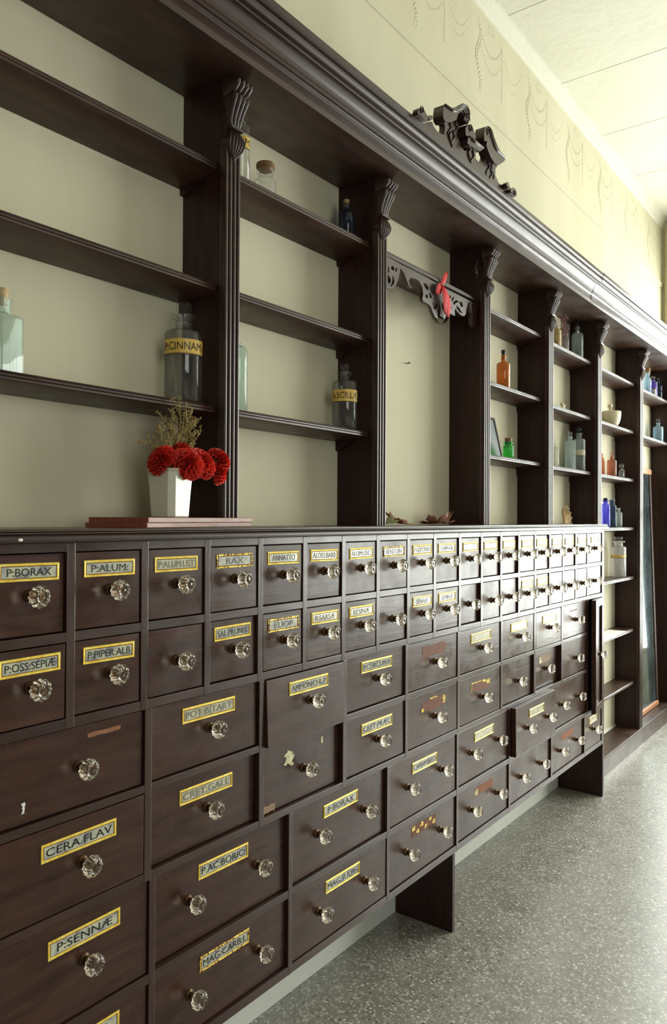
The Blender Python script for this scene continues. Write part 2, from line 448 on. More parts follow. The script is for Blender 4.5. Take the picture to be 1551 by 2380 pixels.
struct(obj('trim_2', MB().sweep_x([(YW, 3.606), (1.460, 3.608), (1.457, 3.616), (1.462, 3.622), (1.455, 3.628), (1.455, 3.634), (1.448, 3.645), (1.441, 3.660), (1.437, 3.672), (1.430, 3.674), (1.430, 3.68), (YW, 3.68)], X0, X1), M_CEIL, smooth='angle'))
# timber architrave on the end wall, beside the corner
struct(obj('trim_3', MB().box(6.095, X1, 1.37, 1.443, 0.0, 3.60), M_TANPOST, bevel=0.004))
# seams of the embossed ceiling paper
m = MB()
for x in (2.55, 3.22, 3.89, 4.56, 5.23, 5.9): m.box(x-0.0015, x+0.0015, YF, 1.43, ZC-0.0015, ZC)
struct(obj('trim_4', m, M_CEIL))
# embossed swags on the frieze
m = MB()
def bead(x, z, r=0.0065): m.ball((x, YW-0.0002, z), r*0.85, 7, 4, 0.17, 1.0)
def arc(xa, za, xb, zb, sag, n, r=0.0065):
    for i in range(n+1):
        t = i/n; bead(xa+(xb-xa)*t, za+(zb-za)*t-sag*4*t*(1-t), r)
rnd = random.Random(4)
for k in range(-1, 13):
    ox = 2.41+0.545*(k-1)
    # leaf chain hanging down
    for i in range(22):
        t = i/21
        bead(ox+0.02*math.sin(t*9)+0.03, 3.56-0.31*t, 0.006+0.004*math.sin(t*math.pi))
        bead(ox+0.045+0.02*math.sin(t*9), 3.555-0.31*t, 0.005+0.004*math.sin(t*math.pi))
    arc(ox+0.05, 3.535, ox+0.27, 3.535, 0.085, 20)
    arc(ox+0.06, 3.45, ox+0.26, 3.45, 0.07, 18, 0.0055)
    arc(ox+0.28, 3.535, ox+0.50, 3.54, 0.10, 24, 0.0045)
    arc(ox+0.29, 3.46, ox+0.47, 3.46, 0.07, 20, 0.0035)
    for i in range(8): bead(ox+0.16+0.03*math.cos(i*0.785), 3.565+0.018*math.sin(i*0.785), 0.006)
    m.tube([(ox+0.27, YW+0.0005, 3.55), (ox+0.275, YW+0.0005, 3.40), (ox+0.27, YW+0.0005, 3.30)], 0.0018, 5)
fr = obj('frieze_relief', m, M_WALL, wall_back, smooth=True); fr['kind'] = 'stuff'
obj('nail', MB().lathe([(0.0018, 0), (0.0018, 0.018), (0.0045, 0.018), (0.0045, 0.022)], (2.40, YW+0.002, 1.972), 8, 'y'), M_METAL, wall_back)

# ------------------------------------------------------------------ the drawer cabinet
FY = 1.223                      # plane of rails and stiles
E_ = [0.668, 0.835, 1.005, 1.178, 1.35, 1.518, 1.686, 1.856, 2.026, 2.191, 2.367, 2.537, 2.703, 2.871, 3.037, 3.2, 3.361, 3.527, 3.69, 3.912]
E34 = [0.69, 1.017, 1.357, 1.695, 2.019, 2.36, 2.71, 3.035, 3.35, 3.70]
E56 = [0.695, 1.03, 1.467, 1.917, 2.355, 2.785, 3.227, 3.656, 3.912]
LE = 0.0                        # left end of the cabinet, out of the frame
RE = 3.948
cab = thing('drawer_cabinet', 'long dark mahogany cabinet of small apothecary drawers with cut-glass knobs, under the shelves', 'cabinet', (2.0, 1.34, 0))
CL = (-2.0, -1.34, 0)
def cpart(name, mb, mat, **k): return obj(name, mb, mat, cab, CL, **k)
# case
cpart('case_body', MB().box(LE, RE-0.02, 1.262, 1.452, 0.268, 1.354), M_DARKIN)
cpart('countertop', MB().sweep_x([(1.464, 1.3545), (1.464, 1.379), (1.2125, 1.379), (1.2105, 1.3765), (1.2105, 1.3745), (1.214, 1.3735), (1.2105, 1.3725), (1.2095, 1.3705), (1.2125, 1.3690), (1.2065, 1.3675), (1.2035, 1.3640), (1.2030, 1.3600), (1.2050, 1.3560), (1.2085, 1.3545)], LE, 3.958), WOODC, smooth='angle')
cpart('end_panel', MB().box(RE-0.022, RE, 1.2235, 1.452, 0.0, 1.354), WOOD, bevel=0.0015)
for x in (0.78, 2.335): cpart('foot_panel', MB().box(x-0.009, x+0.009, 1.226, 1.452, 0.0, 0.2672), WOOD, bevel=0.0015)
def rail(x0, x1, z0, z1): cpart('rail', MB().box(x0, x1, FY+0.0006, 1.2625, z0, z1), WOODH, bevel=0.0012)
WOODV = wood('cabinet_stile_wood', (0.022, 0.0090, 0.0065), (0.058, 0.025, 0.017), 0.26, 0.42, (30, 30, 3), warp=0.12)
def stile(x, z0, z1, w=0.018): cpart('stile', MB().box(x-w/2, x+w/2, FY, 1.2625, z0, z1), WOODV, bevel=0.0012)
rail(LE, RE-0.022, 1.337, 1.3545); rail(LE, 3.912, 1.172, 1.190); rail(LE, 3.912, 1.014, 1.033)
rail(LE, 3.70, 0.846, 0.862); rail(LE, 3.70, 0.667, 0.684); rail(LE, 3.912, 0.458, 0.478); rail(LE, RE-0.022, 0.2675, 0.289)
for x in E_[:-1]: stile(x, 1.014, 1.354)
for x in E34[:-1]: stile(x, 0.667, 1.014)
for x in E56[:-1]: stile(x, 0.2675, 0.667 if x < 3.6 else 0.478, 0.016)
stile(3.695, 0.458, 1.014, 0.016)
stile(3.9205, 0.2675, 1.354, 0.020)
for x in (0.165, 0.333, 0.5): stile(x, 1.014, 1.354)
stile(0.345, 0.2675, 1.014)

# glass knob and its collar, facing -y; shared by every drawer
kg = MB().lathe([(0.0085, 0.012), (0.0080, 0.016), (0.0085, 0.019), (0.0135, 0.022), (0.0178, 0.027), (0.0190, 0.032), (0.0182, 0.037), (0.0150, 0.0415), (0.0112, 0.0440), (0.0105, 0.0425), (0.0062, 0.0425), (0.0, 0.0440)],
    n=72, axis='y', lobe=lambda h, t: 1+(0.070*math.cos(12*t) if 0.021 < h < 0.0418 else 0.0)).mesh('knob')
kg.materials.append(G_KNOB); kg.polygons.foreach_set('use_smooth', [True]*len(kg.polygons))
kc = MB().lathe([(0.0, 0.0), (0.0115, 0.0), (0.0115, 0.0020), (0.0075, 0.0035), (0.0068, 0.009), (0.0092, 0.0105), (0.0096, 0.013), (0.0085, 0.0155), (0.0, 0.0157)], n=20, axis='y').mesh('knob_collar')
kc.materials.append(M_BRASS); kc.polygons.foreach_set('use_smooth', [True]*len(kc.polygons))
def knob(parent, x, z, y=0.0):
    place('knob', kg, None, parent, (x, y, z)); place('knob_collar', kc, None, parent, (x, y, z))

def ring_mesh(w, h, b, d, name):
    """rectangular moulded border, facing -y"""
    m = MB(); prof = [(0, 0), (0, -d*0.7), (b*0.22, -d), (b*0.5, -d*0.75), (b*0.78, -d), (b, -d*0.45), (b, 0)]
    n = len(prof)
    for (sx, sz) in ((-1, -1), (1, -1), (1, 1), (-1, 1)):
        for (t, y) in prof: m.v.append((sx*(w/2-t), y, sz*(h/2-t)))
    for c in range(4):
        c2 = (c+1) % 4
        for i in range(n-1): m.f.append((c*n+i, c2*n+i, c2*n+i+1, c*n+i+1))
    return m.mesh(name)
rings = {}
def gilt_label(parent, x, z, w, h, words, style, rz=0.0):
    """style: fine, worn, faint"""
    mt = GILT if style == 'fine' else (GILTW if style == 'worn' else GILT)
    key = (round(w, 3), round(h, 3), mt.name)
    if key not in rings:
        a = ring_mesh(w, h, 0.0048, 0.0022, 'label_frame'); a.materials.append(mt)
        b = ring_mesh(w-0.0096, h-0.0096, 0.0012, 0.0014, 'label_line'); b.materials.append(M_REDLINE)
        c = MB().box(-w/2+0.003, w/2-0.003, -0.0010, 0.0, -h/2+0.003, h/2-0.003).mesh('label_glass')
        rings[key] = (a, b, c)
    a, b, c = rings[key]
    r = (0, rz, 0)
    fr = place('label_frame', a, None, parent, (x, 0, z), r); fr['label'] = 'gilt label frame'
    place('label_line', b, None, parent, (x, 0, z), r)
    cc = c if style != 'faint' else c.copy()
    if style == 'faint': cc.materials.clear(); cc.materials.append(M_PANELF)
    elif not c.materials: c.materials.append(M_PANEL)
    place('label_glass', cc, None, parent, (x, 0, z), r)
    if words:
        tw = (w-0.020)*min(1.0, 0.35+0.075*len(words)); th = h*0.44
        place('lettering', text_mesh(words, tw, th), M_GREY if style == 'faint' else M_BLACK, parent, (x, -0.0012, z), r)
def scrap(parent, name, x, z, w, h, mat, seed, jag=0.25, d=0.0006):
    """irregular flake of old label stuck on the drawer front"""
    q = random.Random(seed); P = []
    for (xa, za, xb, zb) in ((-1,-1,1,-1), (1,-1,1,1), (1,1,-1,1), (-1,1,-1,-1)):
        for i in range(6):
            t = i/6; P.append(((xa+(xb-xa)*t)*w/2+q.uniform(-jag, jag)*h/2, (za+(zb-za)*t)*h/2+q.uniform(-jag, jag)*h/2))
    m = MB()
    for y in (-d, 0): m.v += [(x+a, y, z+b) for a, b in P]
    n = len(P)
    m.f.append(tuple(range(n))); m.f.append(tuple(n+i for i in reversed(range(n))))
    for i in range(n): m.f.append((i, (i+1) % n, n+(i+1) % n, n+i))
    return obj(name, m, mat, parent)

def drawer(x0, x1, z0, z1, rec, label, rz=0.0, rx=0.0, name='drawer', pull=0.0):
    """front with its origin at the middle of its face; rec = recess behind the rails"""
    g = 0.0022; w = x1-x0-2*g; h = z1-z0-2*g; th = 0.019
    m = MB().box(-w/2, w/2, 0, th, -h/2, h/2)
    o = obj(name, m, WOODF, cab, ((x0+x1)/2-2.0, FY+rec-1.34, (z0+z1)/2), (rx, 0, rz), bevel=0.0012)
    if label: o['label'] = label
    return o
sw = 0.009
rnd = random.Random(11)
R1 = [7,3,5,3,4,6,3,2,3,5,5,7,8,2,6,2,4,3,2]
R2 = [1,3,3,8,2,2,2,6,3,3,12,3,6,2,4,1,2,2,5]
N1 = ['P:BORAX','P:ALUM:','P:ALUM:UST','RAX','ANNATTO','ALOES:BARB','ALUM:USC:','BENZOIN','P:GLYCYRRH','CAMPHOR']+['']*9
N2 = ['P:OSS:SEPI\u00c6','P:PIPER:ALB',None,'SAL.PRUNEL','ELIOP','R:SARS\u00c6','RESIN\u00c6',None,'SENN\u00c6','SEMIN\u00c6',None,None,None,'','',None,None,'paper',None]
for row, (NN, RR, z0, z1, lz, kz) in enumerate(((N1, R1, 1.190, 1.337, 1.3035, 1.262), (N2, R2, 1.033, 1.172, 1.1405, 1.102))):
    for k in range(19):
        x0, x1 = E_[k]+sw, E_[k+1]-sw
        nm = NN[k]
        lab = ('small drawer with gilt label reading %s' % nm) if nm and nm != 'paper' else ('small drawer with faded unreadable gilt label' if nm == '' else ('small drawer with torn white paper label' if nm else 'small drawer with no label, only a glass knob'))
        o = drawer(x0, x1, z0, z1, RR[k]/1000, lab, rnd.uniform(-0.012, 0.012), rnd.uniform(-0.010, 0.010))
        cx, cz = (x0+x1)/2, (z0+z1)/2
        dx = (E_[k]+0.087)-cx if k < 18 else 0
        if nm is not None and nm != 'paper':
            st = 'faint' if (nm == '' or nm in ('P:ALUM:UST', 'ALOES:BARB', 'ALUM:USC:', 'R:SARS\u00c6', 'RESIN\u00c6')) else ('worn' if nm in ('RAX', 'ELIOP', 'BENZOIN') else 'fine')
            gilt_label(o, dx, lz-cz, 0.117, 0.0315, nm, st, rnd.uniform(-0.012, 0.012))
        elif nm == 'paper':
            scrap(o, 'paper_label', 0, lz-cz, 0.10, 0.034, M_PAPER, 5, 0.15)
        knob(o, dx, kz-cz)
R3 = [7,7,-6,8,3,5,3,1,4]; R4 = [1,14,15,6,3,3,13,20,6]
N3 = [None,'POT:BITART','AMMON:CHL.P','P:CURCUM:R','red','','','','peel']
N4 = ['CERA.FLAV','CRET:GALL','torn','CRET:PR\u00c6C','redgold','borders',None,'tan',None]
for row, (NN, RR, z0, z1, lz, kz) in enumerate(((N3, R3, 0.862, 1.014, 0.977, 0.938), (N4, R4, 0.684, 0.846, 0.802, 0.761))):
    for k in range(9):
        x0, x1 = E34[k]+sw, E34[k+1]-sw
        nm = NN[k]; rec = RR[k]/1000
        desc = {None: 'drawer with no label, only a glass knob', 'red': 'drawer with a bare red-brown patch where its label was', 'peel': 'drawer with a peeled pale label', 'torn': 'drawer with only torn corners of its label left', 'redgold': 'drawer with a red-brown patch and gold corners of a lost label', 'borders': 'drawer with a broken gold border of a lost label', 'tan': 'drawer with a tan paper patch', '': 'drawer with faded unreadable gilt label'}
        lab = desc[nm] if nm in desc else 'drawer with gilt label reading %s' % nm
        rx = rnd.uniform(-0.008, 0.008); rz = rnd.uniform(-0.008, 0.008)
        if nm == 'AMMON:CHL.P': rx, rz = -0.040, 0.006       # hangs out at the bottom
        if nm == 'peel' or (row == 1 and k == 8): rz = 0.0
        zz0 = z0-0.012 if nm == 'AMMON:CHL.P' else z0
        o = drawer(x0, x1, zz0, z1, rec, lab, rz, rx)
        if nm is None and row == 1: lab = None
        cx, cz = (x0+x1)/2, (zz0+z1)/2
        if nm == '' or (nm is not None and nm not in desc): gilt_label(o, 0.005, lz-cz, 0.160, 0.033, nm, 'faint' if nm in ('', 'CRET:GALL', 'POT:BITART') else 'fine', rnd.uniform(-0.01, 0.01))
        elif nm == 'red': scrap(o, 'label_residue', 0.005, lz-cz, 0.155, 0.034, M_RESID, 7)
        elif nm == 'redgold':
            scrap(o, 'label_residue', 0.0, lz-cz, 0.150, 0.034, M_RESID, 8); scrap(o, 'label_fragment', 0.070, lz-cz+0.004, 0.016, 0.024, GILTW, 9, 0.3, 0.001)
            scrap(o, 'label_fragment', -0.070, lz-cz-0.010, 0.014, 0.012, GILTW, 10, 0.3, 0.001); scrap(o, 'label_fragment', 0.0, lz-cz+0.019, 0.05, 0.004, GILTW, 12, 0.3, 0.001)
        elif nm == 'borders':
            scrap(o, 'label_residue', 0, lz-cz, 0.145, 0.030, M_RESID, 13, 0.15)
            for (a, b, c, d) in ((-0.03, 0.0155, 0.08, 0.004), (0.062, 0.004, 0.03, 0.018), (-0.072, 0.002, 0.004, 0.026), (0.03, 0.012, 0.03, 0.01)): scrap(o, 'label_fragment', a, lz-cz+b, c, d, GILTW, int(1000*abs(a))+2, 0.3, 0.001)
        elif nm == 'torn':
            scrap(o, 'label_fragment', -0.052, lz-cz-0.004, 0.030, 0.030, M_FLECK, 21, 0.5, 0.001); scrap(o, 'label_fragment', 0.085, lz-cz+0.012, 0.006, 0.014, M_FLECK, 22, 0.4, 0.001)
            scrap(o, 'chip', -0.13, z0-cz+0.012, 0.05, 0.016, M_TAN, 23, 0.4, 0.0008)
        elif nm == 'tan': scrap(o, 'label_residue', 0, lz-cz, 0.125, 0.036, M_TAN, 24, 0.2); scrap(o, 'label_fragment', -0.05, lz-cz-0.002, 0.02, 0.024, M_FLECK, 25, 0.4, 0.001)
        elif nm == 'peel': scrap(o, 'label_residue', -0.02, lz-cz+0.004, 0.10, 0.005, M_TAN, 26, 0.5)
        elif row == 0 and k == 0:
            scrap(o, 'label_residue', 0.06, 0.052, 0.075, 0.008, M_BRICK, 27, 0.3); scrap(o, 'paint_chip', -0.105, -0.045, 0.006, 0.018, M_PAPER, 28, 0.2)
        elif row == 1 and k == 6: scrap(o, 'scratch', 0.0, 0.04, 0.05, 0.003, M_TAN, 29, 0.3)
        knob(o, 0.005 if row == 0 or k else 0.01, kz-cz)
R5 = [5,15,11,4,6,-20,9]; R6 = [5,10,3,6,6,8,8,3]
N5 = ['P:SENN\u00c6','P.AC:BORIC:','P:BORAX','CANARYSEED','','',None]
N6 = ['ACET:R','MAG:CARB:L','MAG:SULPH','fragments','orange',None,'faintorange','']
for row, (NN, RR, z0, z1, lz, kz) in enumerate(((N5, R5, 0.478, 0.667, 0.6225, 0.5755), (N6, R6, 0.289, 0.458, 0.4235, 0.3755))):
    for k in range(len(NN)):
        x0, x1 = E56[k]+0.008, E56[k+1]-0.008
        if row == 0 and k == 6: x1 = 3.687
        nm = NN[k]; rec = RR[k]/1000
        desc = {None: 'wide drawer with two glass knobs and no label', 'fragments': 'wide drawer with gold flecks of a broken label', 'orange': 'wide drawer with an orange-brown patch where its label was', 'faintorange': 'wide drawer with a faint orange trace of a label', '': 'wide drawer with faded unreadable gilt label'}
        lab = desc[nm] if nm in desc else 'wide drawer with gilt label reading %s' % nm
        rz = rnd.uniform(-0.005, 0.005); rx = rnd.uniform(-0.006, 0.006)
        out = row == 0 and k == 5
        if out: rz, rx = 0.004, -0.01; lab = 'wide drawer pulled out a little, with faded gilt label'
        o = drawer(x0, x1, z0, z1+(0.004 if out else 0), rec, lab, rz, rx)
        cx, cz = (x0+x1)/2, (z0+z1+(0.004 if out else 0))/2
        if out:
            m = MB().box(-(x1-x0)/2+0.004, -(x1-x0)/2+0.014, 0.018, 0.038, -(z1-z0)/2+0.006, (z1-z0)/2-0.01)
            m.box((x1-x0)/2-0.014, (x1-x0)/2-0.004, 0.018, 0.038, -(z1-z0)/2+0.006, (z1-z0)/2-0.01)
            obj('drawer_side', m, WOOD, o)
        if nm == '' and k == 7: gilt_label(o, 0, lz-cz, 0.115, 0.033, '', 'faint')
        elif nm == '' or (nm is not None and nm not in desc): gilt_label(o, 0.0 if k else 0.012, lz-cz, 0.157, 0.034, nm, 'faint' if nm == '' else ('worn' if nm == 'MAG:CARB:L' else 'fine'), rnd.uniform(-0.012, 0.012))
        elif nm == 'fragments':
            scrap(o, 'label_residue', 0, lz-cz, 0.155, 0.030, M_RESID, 31, 0.15)
            for q in range(6): scrap(o, 'label_fragment', -0.065+0.026*q, lz-cz+(-0.006 if q % 2 else 0.009), 0.017, 0.011, GILTW, 40+q, 0.5, 0.001)
        elif nm == 'orange': scrap(o, 'label_residue', 0, lz-cz, 0.15, 0.030, M_BRICK, 32, 0.1); scrap(o, 'label_fragment', -0.062, lz-cz-0.002, 0.024, 0.020, M_FLECK, 33, 0.5, 0.001)
        elif nm == 'faintorange': scrap(o, 'label_residue', 0, lz-cz, 0.15, 0.028, M_BRICK, 34, 0.1)
        if k in (0, 7): knob(o, 0.010 if k == 0 else 0, kz-cz)
        else:
            knob(o, -0.108, kz-cz); knob(o, 0.107, kz-cz)
            if nm == 'orange': scrap(o, 'orange_tag', -0.085, kz-cz-0.01, 0.02, 0.02, M_FLECK, 35, 0.3, 0.001)
# extra drawers continuing out of the frame to the left
for (a, b) in ((LE+0.004, 0.156), (0.174, 0.324), (0.342, 0.491), (0.509, 0.659)):
    for (z0, z1) in ((1.190, 1.337), (1.033, 1.172)): knob(drawer(a, b, z0, z1, 0.004, None), 0, -0.002)
for (a, b) in ((LE+0.004, 0.336), (0.354, 0.681)):
    for (z0, z1) in ((0.862, 1.014), (0.684, 0.846), (0.478, 0.667), (0.289, 0.458)): knob(drawer(a, b, z0, z1, 0.004, None), 0, 0)
# tall narrow cupboard door at the right end, ajar, hinged on its right
DW, DH = 0.205, 0.548
door = bpy.data.objects.new('tmp', None)
m = MB().box(-DW, -DW+0.034, -0.010, 0.012, -DH/2, DH/2).box(-0.034, 0, -0.010, 0.012, -DH/2, DH/2)
m.box(-DW+0.034, -0.034, -0.010, 0.012, DH/2-0.036, DH/2).box(-DW+0.034, -0.034, -0.010, 0.012, -DH/2, -DH/2+0.036)
bpy.data.objects.remove(door)
door = obj('door', m, WOODF, cab, (3.908-2.0, FY+0.002-1.34, 0.7385), (0, 0, math.radians(8)), bevel=0.0012)
door['label'] = 'narrow upright cupboard door, slightly ajar, with sunken panel'
obj('door_panel', MB().box(-DW+0.030, -0.030, 0.001, 0.006, -DH/2+0.03, DH/2-0.03), WOODC, door)
knob(door, -DW/2, 0.002, -0.002)

paint = obj('paint_chip', MB().ball((0, 0, 0), 0.005, 10, 6, 0.25, 0.55), M_PAPER, cab, (0.722-2.0, 1.2035-1.34, 1.361), smooth=True)

# outlines of the carved boards, (x, z) in metres
FRET= [(2.0888, 2.2561), (2.1792, 2.2535), (2.324, 2.2545), (2.4945, 2.2485), (2.6832, 2.2495), (2.7405, 2.249), (2.7426, 2.2326), (2.7361, 2.2005), (2.7411, 2.1694), (2.7257, 2.1433), (2.7074, 2.1548), (2.6939, 2.1702), (2.7003, 2.1958), (2.6835, 2.2193), (2.6832, 2.2465), (2.6669, 2.2337), (2.6559, 2.2131), (2.6508, 2.1911), (2.6367, 2.179), (2.6123, 2.1767), (2.5806, 2.1845), (2.5631, 2.1923), (2.5589, 2.1797), (2.5633, 2.1646), (2.5405, 2.164), (2.5162, 2.1645), (2.5121, 2.1463), (2.4955, 2.1284), (2.4689, 2.1151), (2.4398, 2.1139), (2.4139, 2.1252), (2.3911, 2.1426), (2.3798, 2.1567), (2.363, 2.1625), (2.3248, 2.1633), (2.3193, 2.1757), (2.3245, 2.1905), (2.319, 2.211), (2.2974, 2.2273), (2.271, 2.23), (2.2502, 2.226), (2.2399, 2.226), (2.2273, 2.2122), (2.235, 2.1982), (2.2531, 2.1921), (2.23, 2.1943), (2.2146, 2.209), (2.2044, 2.2195), (2.1968, 2.2281), (2.1818, 2.2372), (2.1719, 2.2398), (2.1696, 2.2235), (2.16, 2.1977), (2.1456, 2.176), (2.1289, 2.159), (2.1076, 2.1542), (2.0911, 2.1522)]
FRETH= [[(2.114, 2.2294), (2.1259, 2.2352), (2.1355, 2.2275), (2.1308, 2.2198), (2.1165, 2.2211)], [(2.1427, 2.2333), (2.1524, 2.2333), (2.1501, 2.2223), (2.1414, 2.22)], [(2.0954, 2.199), (2.1096, 2.1925), (2.1144, 2.181), (2.1037, 2.1681), (2.0947, 2.176)], [(2.1214, 2.2032), (2.131, 2.198), (2.1359, 2.1838), (2.1264, 2.1712), (2.1075, 2.1614), (2.1216, 2.1777), (2.1239, 2.191)], [(2.0975, 2.2301), (2.1032, 2.2214), (2.1033, 2.2074), (2.0954, 2.2041)], [(2.3242, 2.2286), (2.3432, 2.232), (2.3625, 2.2217), (2.3571, 2.2094), (2.3352, 2.215)], [(2.3408, 2.1944), (2.3573, 2.1929), (2.3546, 2.1799), (2.342, 2.181)], [(2.3627, 2.2052), (2.3794, 2.2009), (2.3879, 2.1891), (2.3711, 2.1879)], [(2.3908, 2.1759), (2.4078, 2.1742), (2.4305, 2.1907), (2.4278, 2.1675), (2.4051, 2.1512), (2.3937, 2.1598)], [(2.4334, 2.1913), (2.442, 2.1933), (2.4509, 2.1671), (2.4454, 2.1376), (2.4281, 2.1367), (2.4336, 2.1632)], [(2.4507, 2.1954), (2.4625, 2.1867), (2.4952, 2.1599), (2.4864, 2.1494), (2.4597, 2.1691)], [(2.4166, 2.1398), (2.4309, 2.1373), (2.4454, 2.1292), (2.4368, 2.1273)], [(2.4625, 2.1867), (2.4889, 2.2042), (2.5009, 2.1956), (2.495, 2.1799), (2.4772, 2.1787)], [(2.5008, 2.207), (2.5159, 2.2048), (2.513, 2.1868), (2.5009, 2.1927)], [(2.4717, 2.1376), (2.4952, 2.157), (2.4894, 2.1429), (2.4747, 2.1331)], [(2.5036, 2.2249), (2.5217, 2.2321), (2.5309, 2.2256), (2.5158, 2.2134), (2.5007, 2.2156)], [(2.54, 2.2278), (2.5553, 2.2343), (2.5462, 2.2176), (2.534, 2.2119)], [(2.5463, 2.2118), (2.574, 2.227), (2.5929, 2.2226), (2.5679, 2.2139), (2.5525, 2.2016)], [(2.5929, 2.2255), (2.6183, 2.2284), (2.628, 2.2128), (2.6089, 2.2085)], [(2.5711, 2.2058), (2.5931, 2.202), (2.625, 2.1854), (2.5995, 2.1857), (2.5743, 2.1948)], [(2.525, 2.1953), (2.5342, 2.1887), (2.5312, 2.1808), (2.5221, 2.1831)], [(2.6999, 2.2412), (2.7134, 2.2382), (2.7169, 2.2177), (2.7035, 2.2178)], [(2.7103, 2.2041), (2.7238, 2.204), (2.7275, 2.1742), (2.7174, 2.166)]]
PED= [(1.9362, 2.6013), (1.9585, 2.6081), (1.9905, 2.6058), (2.0278, 2.612), (2.0563, 2.63), (2.0805, 2.6402), (2.0904, 2.631), (2.1103, 2.6245), (2.1355, 2.625), (2.1585, 2.6307), (2.1634, 2.6614), (2.153, 2.6745), (2.1477, 2.6897), (2.1552, 2.7204), (2.1969, 2.726), (2.2398, 2.7369), (2.3007, 2.7579), (2.3065, 2.7395), (2.2898, 2.7155), (2.2731, 2.7072), (2.2511, 2.6878), (2.2486, 2.6661), (2.257, 2.6489), (2.2792, 2.6371), (2.3017, 2.6355), (2.3159, 2.6424), (2.3213, 2.6747), (2.324, 2.6916), (2.3471, 2.6957), (2.3795, 2.6981), (2.4369, 2.6966), (2.4157, 2.6774), (2.3827, 2.6618), (2.3829, 2.6405), (2.4129, 2.6385), (2.4465, 2.6553), (2.4618, 2.6817), (2.4553, 2.7175), (2.4613, 2.7418), (2.4863, 2.763), (2.5249, 2.7452), (2.5643, 2.7297), (2.6115, 2.7222), (2.5581, 2.6821), (2.5418, 2.662), (2.542, 2.6396), (2.5719, 2.6221), (2.5987, 2.6246), (2.6397, 2.629), (2.6676, 2.6272), (2.6783, 2.6046), (2.7104, 2.6038), (2.7469, 2.6)]
SWL= [(2.1185, 2.704), (2.1595, 2.7084), (2.191, 2.7196), (2.2122, 2.7389), (2.2447, 2.7608), (2.278, 2.7678), (2.2951, 2.7545), (2.2953, 2.7286), (2.2757, 2.7087), (2.2562, 2.712), (2.2505, 2.7301), (2.234, 2.7319), (2.2124, 2.7137), (2.2019, 2.6915), (2.1703, 2.6707), (2.1291, 2.6533), (2.1148, 2.6595), (2.1111, 2.6726)]
SWR= [(2.4073, 2.7034), (2.4041, 2.7289), (2.413, 2.7568), (2.4375, 2.7705), (2.4563, 2.7666), (2.4753, 2.7471), (2.5011, 2.7271), (2.5337, 2.7122), (2.5804, 2.7077), (2.5671, 2.6936), (2.5146, 2.6598), (2.4888, 2.6589), (2.457, 2.6687), (2.432, 2.6862), (2.4226, 2.6987), (2.4287, 2.7146)]
MIDS= [(2.2677, 2.668), (2.2647, 2.6899), (2.2841, 2.7114), (2.3126, 2.7176), (2.3387, 2.7022), (2.3418, 2.685), (2.3129, 2.6759), (2.2845, 2.6709)]
MIDB= [(2.2873, 2.6747), (2.3419, 2.6784), (2.4045, 2.6781), (2.3745, 2.6562), (2.3479, 2.6532), (2.296, 2.6458), (2.279, 2.6468)]
SML= [(1.9564, 2.606), (1.9653, 2.6262), (1.979, 2.6345), (1.9975, 2.6332), (2.0164, 2.6224), (2.0189, 2.6092), (2.0072, 2.5996), (1.9839, 2.5968), (1.9656, 2.5937)]
SMLB= [(2.0164, 2.62), (2.0306, 2.6332), (2.0449, 2.637), (2.0474, 2.6284), (2.0331, 2.6176)]
SMR= [(2.6257, 2.5932), (2.629, 2.6173), (2.6568, 2.6328), (2.6817, 2.627), (2.6819, 2.6009), (2.6643, 2.5891), (2.6397, 2.5865)]
SMRB= [(2.5878, 2.6198), (2.6082, 2.6356), (2.6117, 2.6283), (2.6255, 2.6189), (2.6015, 2.6133)]

# ------------------------------------------------------------------ the shelving
shv = thing('wall_shelving', 'tall dark mahogany shop shelving with reeded pilasters, carved brackets and heavy cornice', 'shelving', (2.9, 1.4, 0))
SL = (-2.9, -1.4, 0)
def spart(name, mb, mat, **k): return obj(name, mb, mat, shv, SL, **k)
PX = [0.60, 1.312, 1.977, 2.733, 3.41, 4.119, 4.938, 5.79]
PWD = [0.056, 0.056, 0.059, 0.062, 0.066, 0.068, 0.072, 0.072]
SOF = 2.470
# pilaster: four reeds
def pilaster(x, w, z0, z1):
    prof = [(0, 1.330), (0, 1.3225)]
    n = 4; e = 0.0003; rw = (w-2*e)/n
    for i in range(n):
        a = e+i*rw
        for (u, y) in ((0.10, 1.3225), (0.14, 1.3150), (0.22, 1.3125), (0.36, 1.3115), (0.64, 1.3115), (0.78, 1.3125), (0.86, 1.3150), (0.90, 1.3225)):
            prof.append((a+rw*u, y))
    prof += [(w, 1.3225), (w, 1.330)]
    m = MB(); k = len(prof)
    for z in (z0, z1): m.v += [(x+a, y, z) for a, y in prof]
    for i in range(k):
        j = (i+1) % k; m.f.append((i, j, k+j, k+i))
    m.f.append(tuple(range(k))); m.f.append(tuple(k+i for i in reversed(range(k))))
    return spart('pilaster', m, WOODC, smooth='angle')
def reeded(m, x, w0, secs, nr, y_back):
    """carved bracket: sections (z, y_front, half_width, relief)"""
    cx = x+w0/2; nc = nr*8+1; b = len(m.v)
    for (z, yf, hw, am) in secs:
        m.v.append((cx-hw, y_back, z))
        for i in range(nc):
            u = i/(nc-1)
            fr = (u*nr) % 1.0 if i < nc-1 else 1.0
            s = math.sin(math.pi*min(1.0, max(0.0, fr)))**0.75 if 0 < fr < 1 else 0.0
            m.v.append((cx-hw+2*hw*u, yf+am*(1-s)+0.004*(2*u-1)**2, z))
        m.v.append((cx+hw, y_back, z))
    k = nc+2
    for j in range(len(secs)-1):
        for i in range(k-1):
            m.f.append((b+j*k+i, b+j*k+i+1, b+(j+1)*k+i+1, b+(j+1)*k+i))
    m.f.append(tuple(b+i for i in range(k))); m.f.append(tuple(b+(len(secs)-1)*k+i for i in reversed(range(k))))
